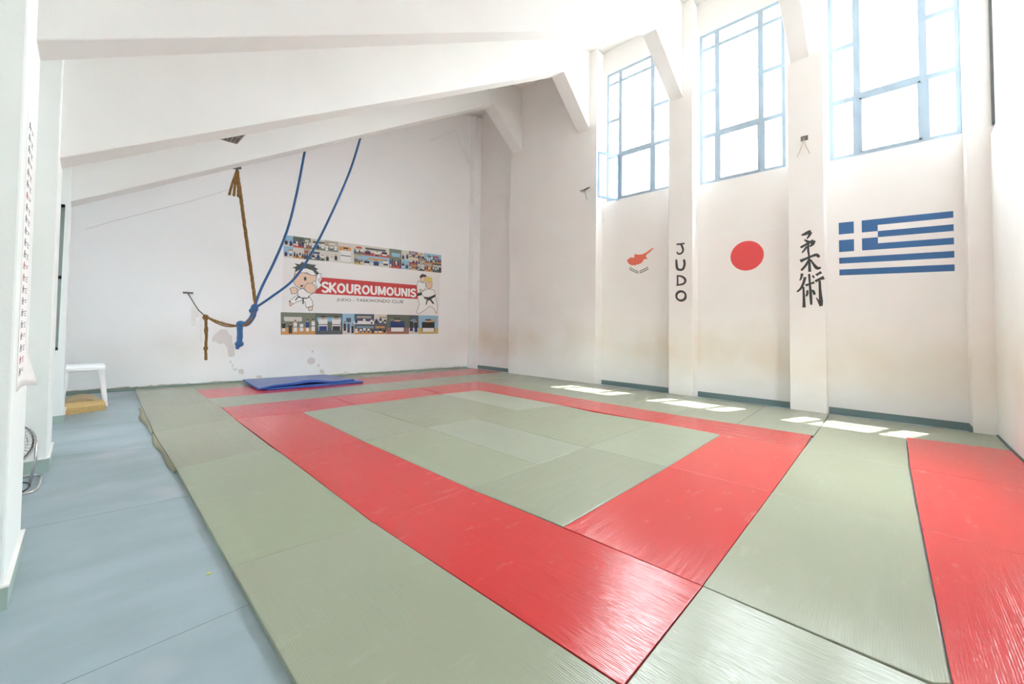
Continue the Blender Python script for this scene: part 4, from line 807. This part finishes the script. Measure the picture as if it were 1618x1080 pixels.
bm = bmesh.new(); ball(bm, tl[-1], .085, 1, .8, .8); ball(bm, tl[-1] + Vector((-.03, 0, -.07)), .04, 1, 1, 1.2); link('end_knot', bm, M_BAND, kn, smooth=True)
br = V3(BROWN); bm = bmesh.new(); twisted(bm, br, .035, .12); rp = link('climbing_rope', bm, M_ROPE, smooth=True); tag(rp, 'brown twisted rope hanging from a hook on the rear beam down to the knot', 'rope')
top = br[0]
for k_, (x0_, x1_) in enumerate(((-.01, -.13), (.01, -.05), (.0, .03))):
    bm = bmesh.new(); twisted(bm, [top + Vector((x0_, 0, -.02)), top + Vector((x1_ * .6, -.02, -.28)), top + Vector((x1_, -.02, -.55))], .026, .09); link('rope_loop', bm, M_ROPE, rp, smooth=True)
bm = bmesh.new(); tube(bm, [top + Vector((.0, .0, -.03)), top + Vector((0, 0, .10))], .03, 8); tube(bm, [top + Vector((-.09, 0, .05)), top + Vector((.06, 0, .09))], .035, 8)
hk = link('beam_hook', bm, M_HOOK); tag(hk, 'dark metal hook under the rear beam holding the brown rope', 'hook')
bm = bmesh.new(); twisted(bm, V3(BROWN2), .024, .1); r2_ = link('slack_rope', bm, M_ROPE, smooth=True); tag(r2_, 'slack brown rope running from the blue knot towards the back wall', 'rope')
b2_ = V3(BROWN2)[2:]; b2_ = [p + Vector((0, 0, -.05 * math.sin(i / (len(b2_) - 1) * 3.14))) for i, p in enumerate(b2_)]
bm = bmesh.new(); twisted(bm, b2_, .014, .08); link('thin_strand', bm, M_ROPE, r2_, smooth=True)
hb = V3(HANGB); bm = bmesh.new(); twisted(bm, hb, .03, .1); ho = link('frayed_rope', bm, M_ROPE, smooth=True); tag(ho, 'short frayed brown rope end hanging straight down near the back wall', 'rope')
for args in ((hb[0] + Vector((0, 0, -.02)), .07, .9, .8, 1), (hb[0].lerp(hb[1], .7), .045, .9, .8, 2.4), (hb[2], .045, 1, .8, 1.4)): bm = bmesh.new(); ball(bm, *args); link('knot', bm, M_ROPE, ho, smooth=True)
wr = V3(WIRE); bm = bmesh.new(); tube(bm, wr, .012, 6); wo_ = link('tie_wire', bm, M_HOOK); tag(wo_, 'thin grey wire from the back wall hook to the brown rope', 'wire')
h0 = wr[-1]; bm = bmesh.new(); box(bm, h0 + Vector((-.10, -.05, -.0)), h0 + Vector((.10, .03, .035))); tube(bm, [h0 + Vector((0, .02, .01)), h0 + Vector((0, -.08, .0))], .012, 6)
tag(link('wall_hook', bm, M_HOOK), 'small dark hook plate fixed to the back wall at the end of the wire', 'hook')
SL = ['leftmost white cloth strip hanging from the wire', 'short middle white cloth strip hanging from the wire', 'longest thin white cloth strip hanging from the wire beside the rope']
for (a, b), l_, wd in zip(STRIPS, SL, (.045, .03, .028)):
    a, b = Vector(a), Vector(b); bm = bmesh.new(); n_ = 8; pv = None
    for i in range(n_ + 1):
        p = a.lerp(b, i / n_) + Vector((.006 * math.sin(i * 1.7), .008 * math.cos(i * 2.1), 0)); w_ = wd * (1 - .5 * i / n_ if wd < .03 else 1)
        q = (bm.verts.new(p + Vector((-w_, 0, 0))), bm.verts.new(p + Vector((w_, .01, 0))))
        if pv: bm.faces.new([pv[0], pv[1], q[1], q[0]])
        pv = q
    o_ = link('cloth_strip', bm, mat('grey_white_cloth', lin(236, 235, 233), .8)); so_ = o_.modifiers.new('s', 'SOLIDIFY'); so_.thickness = .004
    tag(o_, l_, 'cloth strip', 'cloth strips on the wire')

# ---------------------------------------------------------------- louvred lamps between the rear beams
M_LOU = mat('grey_brown_louvre', lin(150, 140, 132), .5); M_LOUD = mat('dark_louvre_back', lin(92, 84, 80), .6)
for (x, y, z), l_ in (((1.001, 4.9, 2.832), 'louvred lamp between the rear beams above the hanging ropes'), ((4.539, 4.9, 4.975), 'louvred lamp between the rear beams near the window wall')):
    e_ = empty('louvre_lamp', H(x, y, z)); tag(e_, l_, 'ceiling lamp', 'louvred lamps between the beams'); P = H(x, y, z); sx, sy = 1.25, .62
    bm = bmesh.new(); box(bm, P + Vector((-sx, -sy, .012)), P + Vector((0, 0, .10))); link('housing', bm, M_LOUD, e_)
    bm = bmesh.new()
    for a in range(26): box(bm, P + Vector((-sx + a * .05, -sy, 0)), P + Vector((-sx + a * .05 + .018, 0, .014)))
    for b_ in (0, -.3, -sy + .03): box(bm, P + Vector((-sx, b_ - .03, -.004)), P + Vector((0, b_, .014)))
    link('louvre', bm, M_LOU, e_)
    for q in (.2, 1.05):
        bm = bmesh.new(); X_ = P.x - q; zt = roof_z(X_ / S) * S + T; tube(bm, [(X_, P.y - .3, P.z + .09), (X_, P.y - .3, zt + .01)], .008, 6); link('hanger', bm, M_HOOK, e_)

# ---------------------------------------------------------------- left side: table, foam, fan, sash, chart
tb = empty('plastic_table', (-.02, 11.5, 0)); tag(tb, 'small white plastic table behind the farthest left pillar', 'table')
x0, x1, y0, y1, zt = -.30, .285, 10.95, 11.95, .765
bm = bmesh.new(); n_ = 8; pts = []
for cxx, cyy, a0 in ((x1 - .1, y1 - .1, 0), (x0 + .1, y1 - .1, 90), (x0 + .1, y0 + .1, 180), (x1 - .1, y0 + .1, 270)):
    for i in range(n_ + 1): a = math.radians(a0 + 90 * i / n_); pts.append(Vector((cxx + .1 * math.cos(a), cyy + .1 * math.sin(a), zt - .055)))
prism(bm, pts, (0, 0, .055)); link('tabletop', bm, M_PLAS, tb, bevel=.014, seg=3)
for (tx, ty), (fx_, fy_) in (((x1 - .06, y0 + .08), (x1 + .035, y0 + .03)), ((x1 - .06, y1 - .08), (x1 + .02, y1 - .0)), ((x0 + .07, y0 + .08), (x0 + .03, y0 + .03)), ((x0 + .07, y1 - .08), (x0 + .03, y1 - .03))):
    bm = bmesh.new(); a, b, c_, d = .045, .035, .045, .03
    hexa(bm, [(fx_ - .022, fy_ - .022, 0), (fx_ + .022, fy_ - .022, 0), (fx_ + .022, fy_ + .022, 0), (fx_ - .022, fy_ + .022, 0),
              (tx - .05, ty - .04, zt - .05), (tx + .05, ty - .04, zt - .05), (tx + .05, ty + .04, zt - .05), (tx - .05, ty + .04, zt - .05)])
    link('leg', bm, M_PLAS, tb, bevel=.012)
bm = bmesh.new(); box(bm, (x0 + .05, y0 + .05, zt - .09), (x1 - .05, y1 - .05, zt - .052)); link('apron', bm, M_PLAS, tb, bevel=.01)
fo_ = []
bm = bmesh.new(); hexa(bm, [(-.22, 10.42, 0), (.30, 10.55, 0), (.29, 11.2, 0), (-.22, 11.1, 0), (-.22, 10.42, .11), (.30, 10.55, .11), (.29, 11.2, .11), (-.22, 11.1, .11)])
bmesh.ops.subdivide_edges(bm, edges=bm.edges[:], cuts=5, use_grid_fill=True)
for v in bm.verts:
    v.co += Vector((random.uniform(-.006, .006), random.uniform(-.006, .006), random.uniform(-.004, .004) if v.co.z > .02 else 0))
f1 = link('foam_slab', bm, M_FOAM, bevel=.006); tag(f1, 'crumbling yellow foam slab on the blue floor in front of the white table', 'foam slab')
bm = bmesh.new(); pr = []
for i in range(13): t = i / 12; pr.append(Vector((-.24 + .47 * t, 11.23, .06 + .10 * math.sin(math.pi * min(1, t * 1.05)) ** .6 if 0 < i else .06)))
prism(bm, [Vector((-.24, 11.23, .001))] + pr + [Vector((.23, 11.23, .001))], (0, .7, 0)); f2_ = link('foam_cushion', bm, M_FOAMTOP, bevel=.01); tag(f2_, 'tan foam cushion with rounded top lying under the white table', 'cushion')
# floor fan, half hidden behind the nearest pillar
fan = empty('floor_fan', (-.52, 6.2, 0)); tag(fan, 'chrome floor fan half hidden behind the nearest left pillar', 'fan')
C0 = Vector((-.50, 6.15, .455)); nrm = Vector((.42, -.90, .05)).normalized(); ua = nrm.cross(Vector((0, 0, 1))).normalized(); ub = ua.cross(nrm).normalized(); R_ = .205
bm = bmesh.new()
for s, rr in ((.055, (.06, .10, .14, .175)), (-.055, (.06, .10, .14, .175))):
    for r_ in rr: tube(bm, [C0 + nrm * s * (1 - .4 * (r_ / R_) ** 2) + ua * r_ * math.cos(a * math.pi / 16) + ub * r_ * math.sin(a * math.pi / 16) for a in range(33)], .0022, 4, cap=False)
for a in range(36):
    an = a * math.pi / 18; d = ua * math.cos(an) + ub * math.sin(an)
    for s in (1, -1): tube(bm, [C0 + nrm * .055 * s + d * .04, C0 + nrm * .045 * s + d * .14, C0 + nrm * .02 * s + d * R_], .0018, 4)
link('grille', bm, M_CHROME, fan)
bm = bmesh.new(); tube(bm, [C0 + ua * R_ * math.cos(a * math.pi / 20) + ub * R_ * math.sin(a * math.pi / 20) for a in range(41)], .02, 6, cap=False, ry=.008); link('rim', bm, M_CHROME, fan, smooth=True)
for b_ in range(3):
    bm = bmesh.new(); pts = []
    for r_, wd in ((.03, .03), (.09, .075), (.15, .09), (.18, .05)):
        an = b_ * 2.094; pts.append((r_, an - wd / r_ / 2 if r_ > .05 else an - .4, an + wd / r_ / 2 if r_ > .05 else an + .4))
    prev = None
    for r_, a0, a1 in pts:
        q = [bm.verts.new(C0 + (ua * math.cos(a) + ub * math.sin(a)) * r_ + nrm * s_) for a, s_ in ((a0, -.02), (a1, .02))]
        if prev: bm.faces.new([prev[0], prev[1], q[1], q[0]])
        prev = q
    o_ = link('blade', bm, mat('grey_fan_blade', (.35, .36, .37), .4), fan); o_.modifiers.new('s', 'SOLIDIFY').thickness = .003
bm = bmesh.new(); tube(bm, [C0 + nrm * .045, C0 - nrm * .02], .035, 14); tube(bm, [C0 - nrm * .02, C0 - nrm * .17], .06, 14); link('motor', bm, M_BLACK, fan)
bm = bmesh.new()
leg = [C0 + ua * (R_ + .02) * s for s in (1, -1)]
loop = smooth_path([(-.62, 6.45, .02), (-.42, 6.60, .02), (-.285, 6.56, .02), (-.265, 6.35, .02), (-.275, 6.05, .02), (-.35, 5.97, .02), (-.60, 5.97, .02)], 6)
tube(bm, loop, .013, 8); link('stand_tube', bm, M_CHROME, fan, smooth=True)
for s in (1, -1): bm = bmesh.new(); tube(bm, [C0 + ua * (R_ + .012) * s, C0 + ua * (R_ + .015) * s + Vector((0, 0, -.2)), C0 + ua * (R_ - .02) * s + Vector((0, 0, -.435))], .011, 8); link('yoke_arm', bm, M_CHROME, fan, smooth=True)
bm = bmesh.new(); tube(bm, smooth_path([(-.45, 6.02, .012), (-.36, 6.1, .01), (-.33, 6.28, .01), (-.38, 6.42, .01), (-.5, 6.45, .01)], 6), .006, 6); link('power_cord', bm, M_BLACK, fan, smooth=True)
# side casement standing out between the left pillars
ls = empty('side_casement', (-.5, 7.95, 1.24)); tag(ls, 'dark framed casement standing open between the left pillars', 'window')
A0, B0, z0s, z1s = Vector((-.70, 7.98, 0)), Vector((-.243, 7.955, 0)), 1.26, 3.19
bm = bmesh.new()
for x in (-.70, -.285): box(bm, (x, 7.94, z0s), (x + .042, 7.975, z1s))
for z in (z0s, z1s - .042, 2.2): box(bm, (-.70, 7.94, z), (-.243, 7.975, z + .042))
link('sash_frame', bm, M_DARKGREY, ls)
bm = bmesh.new(); box(bm, (-.68, 7.955, z0s + .02), (-.26, 7.959, z1s - .02)); link('glass', bm, M_GLASS, ls)
# paper chart on the nearest left pillar
ch = empty('technique_chart', (-.27, 4.1, 1.2)); tag(ch, 'tall white paper chart of small figures curling off the nearest left pillar', 'poster')
def cx_(y, z): return LPX(z) + .002
def LPX(z): return (-0.166 + (-0.190 + 0.166) * ((z - T) / S - FZ) / (roof_z(-.2) - FZ)) * S - .001
def chz(t): return 1.22 + (3.02 - 1.22) * t
bm = bmesh.new(); g_ = []
for i in range(31):
    t = i / 30; z = chz(t); r = []
    for j_ in range(7):
        s = j_ / 6; y = 3.93 + .46 * s; cur = .06 * max(0, (s - .72) / .28) ** 2 * max(0, 1 - t / .16) ** 1.2
        r.append(bm.verts.new((cx_(y, z) + cur, y, z - cur * .2)))
    g_.append(r)
for i in range(30):
    for j_ in range(6): bm.faces.new([g_[i][j_], g_[i][j_ + 1], g_[i + 1][j_ + 1], g_[i + 1][j_]])
o_ = link('paper', bm, M_PAPER, ch, smooth=True); o_.modifiers.new('s', 'SOLIDIFY').thickness = .0008
M_PRN = mat('grey_print', lin(128, 128, 134), .7); M_PRR = mat('red_print', lin(190, 120, 116), .7)
for i in range(22):
    z = 1.33 + i * .076; bm = bmesh.new(); X_ = cx_(0, z) + .0009
    def bx(y, zz, wy, wz): box(bm, (X_, y - wy / 2, zz - wz / 2), (X_ + .0005, y + wy / 2, zz + wz / 2))
    y = 4.06; bx(y, z + .022, .045, .011); bx(y, z + .006, .08, .017); bx(y - .03, z - .012, .03, .02); bx(y + .035, z - .01, .03, .018); bx(y + .07, z + .01, .06, .006)
    link('printed_figure', bm, M_PRR if i in (1, 8, 9, 15) else M_PRN, ch)
    bm = bmesh.new(); bx(4.24, z + .014, .11, .006); bx(4.225, z, .08, .006)
    if i % 3: bx(4.235, z - .014, .09, .006)
    link('caption', bm, M_PRN, ch)
# floor joints and a crumb
fl = bpy.data.objects['floor']
M_JOINT = mat('floor_joint', lin(116, 130, 134), .8)
for (a, b) in (((-.7, 2.795), (.72, 2.785)), ((-.7, 5.09), (.73, 4.89)), ((-.7, 7.6), (.73, 7.03)), ((-.7, 9.3), (.73, 9.0))):
    bm = bmesh.new(); hexa(bm, [(a[0], a[1] - .002, .0), (b[0], b[1] - .002, .0), (b[0], b[1] + .002, 0), (a[0], a[1] + .002, 0), (a[0], a[1] - .002, .0006), (b[0], b[1] - .002, .0006), (b[0], b[1] + .002, .0006), (a[0], a[1] + .002, .0006)]); link('floor_joint', bm, M_JOINT, fl)
bm = bmesh.new(); ball(bm, (.614, 3.30, .006), .009, 1.6, .8, .7); tag(link('foam_crumb', bm, mat('yellow_crumb', lin(222, 216, 110), .8)), 'tiny yellow crumb on the blue floor beside the foreground mat', 'crumb')
# overhead cables outside the windows
bm = bmesh.new(); tube(bm, smooth_path([(22.96, 26, 17.2), (22.96, 13.27, 15.54), (22.96, 3.58, 14.88), (22.96, -1.33, 14.80), (22.96, -12, 15.2)], 6), .045, 6)
tag(link('overhead_cable', bm, mat('grey_cable', lin(150, 150, 145), .8)), 'overhead cable crossing the sky outside the three windows', 'cable')  # one even mid-grey for the cable
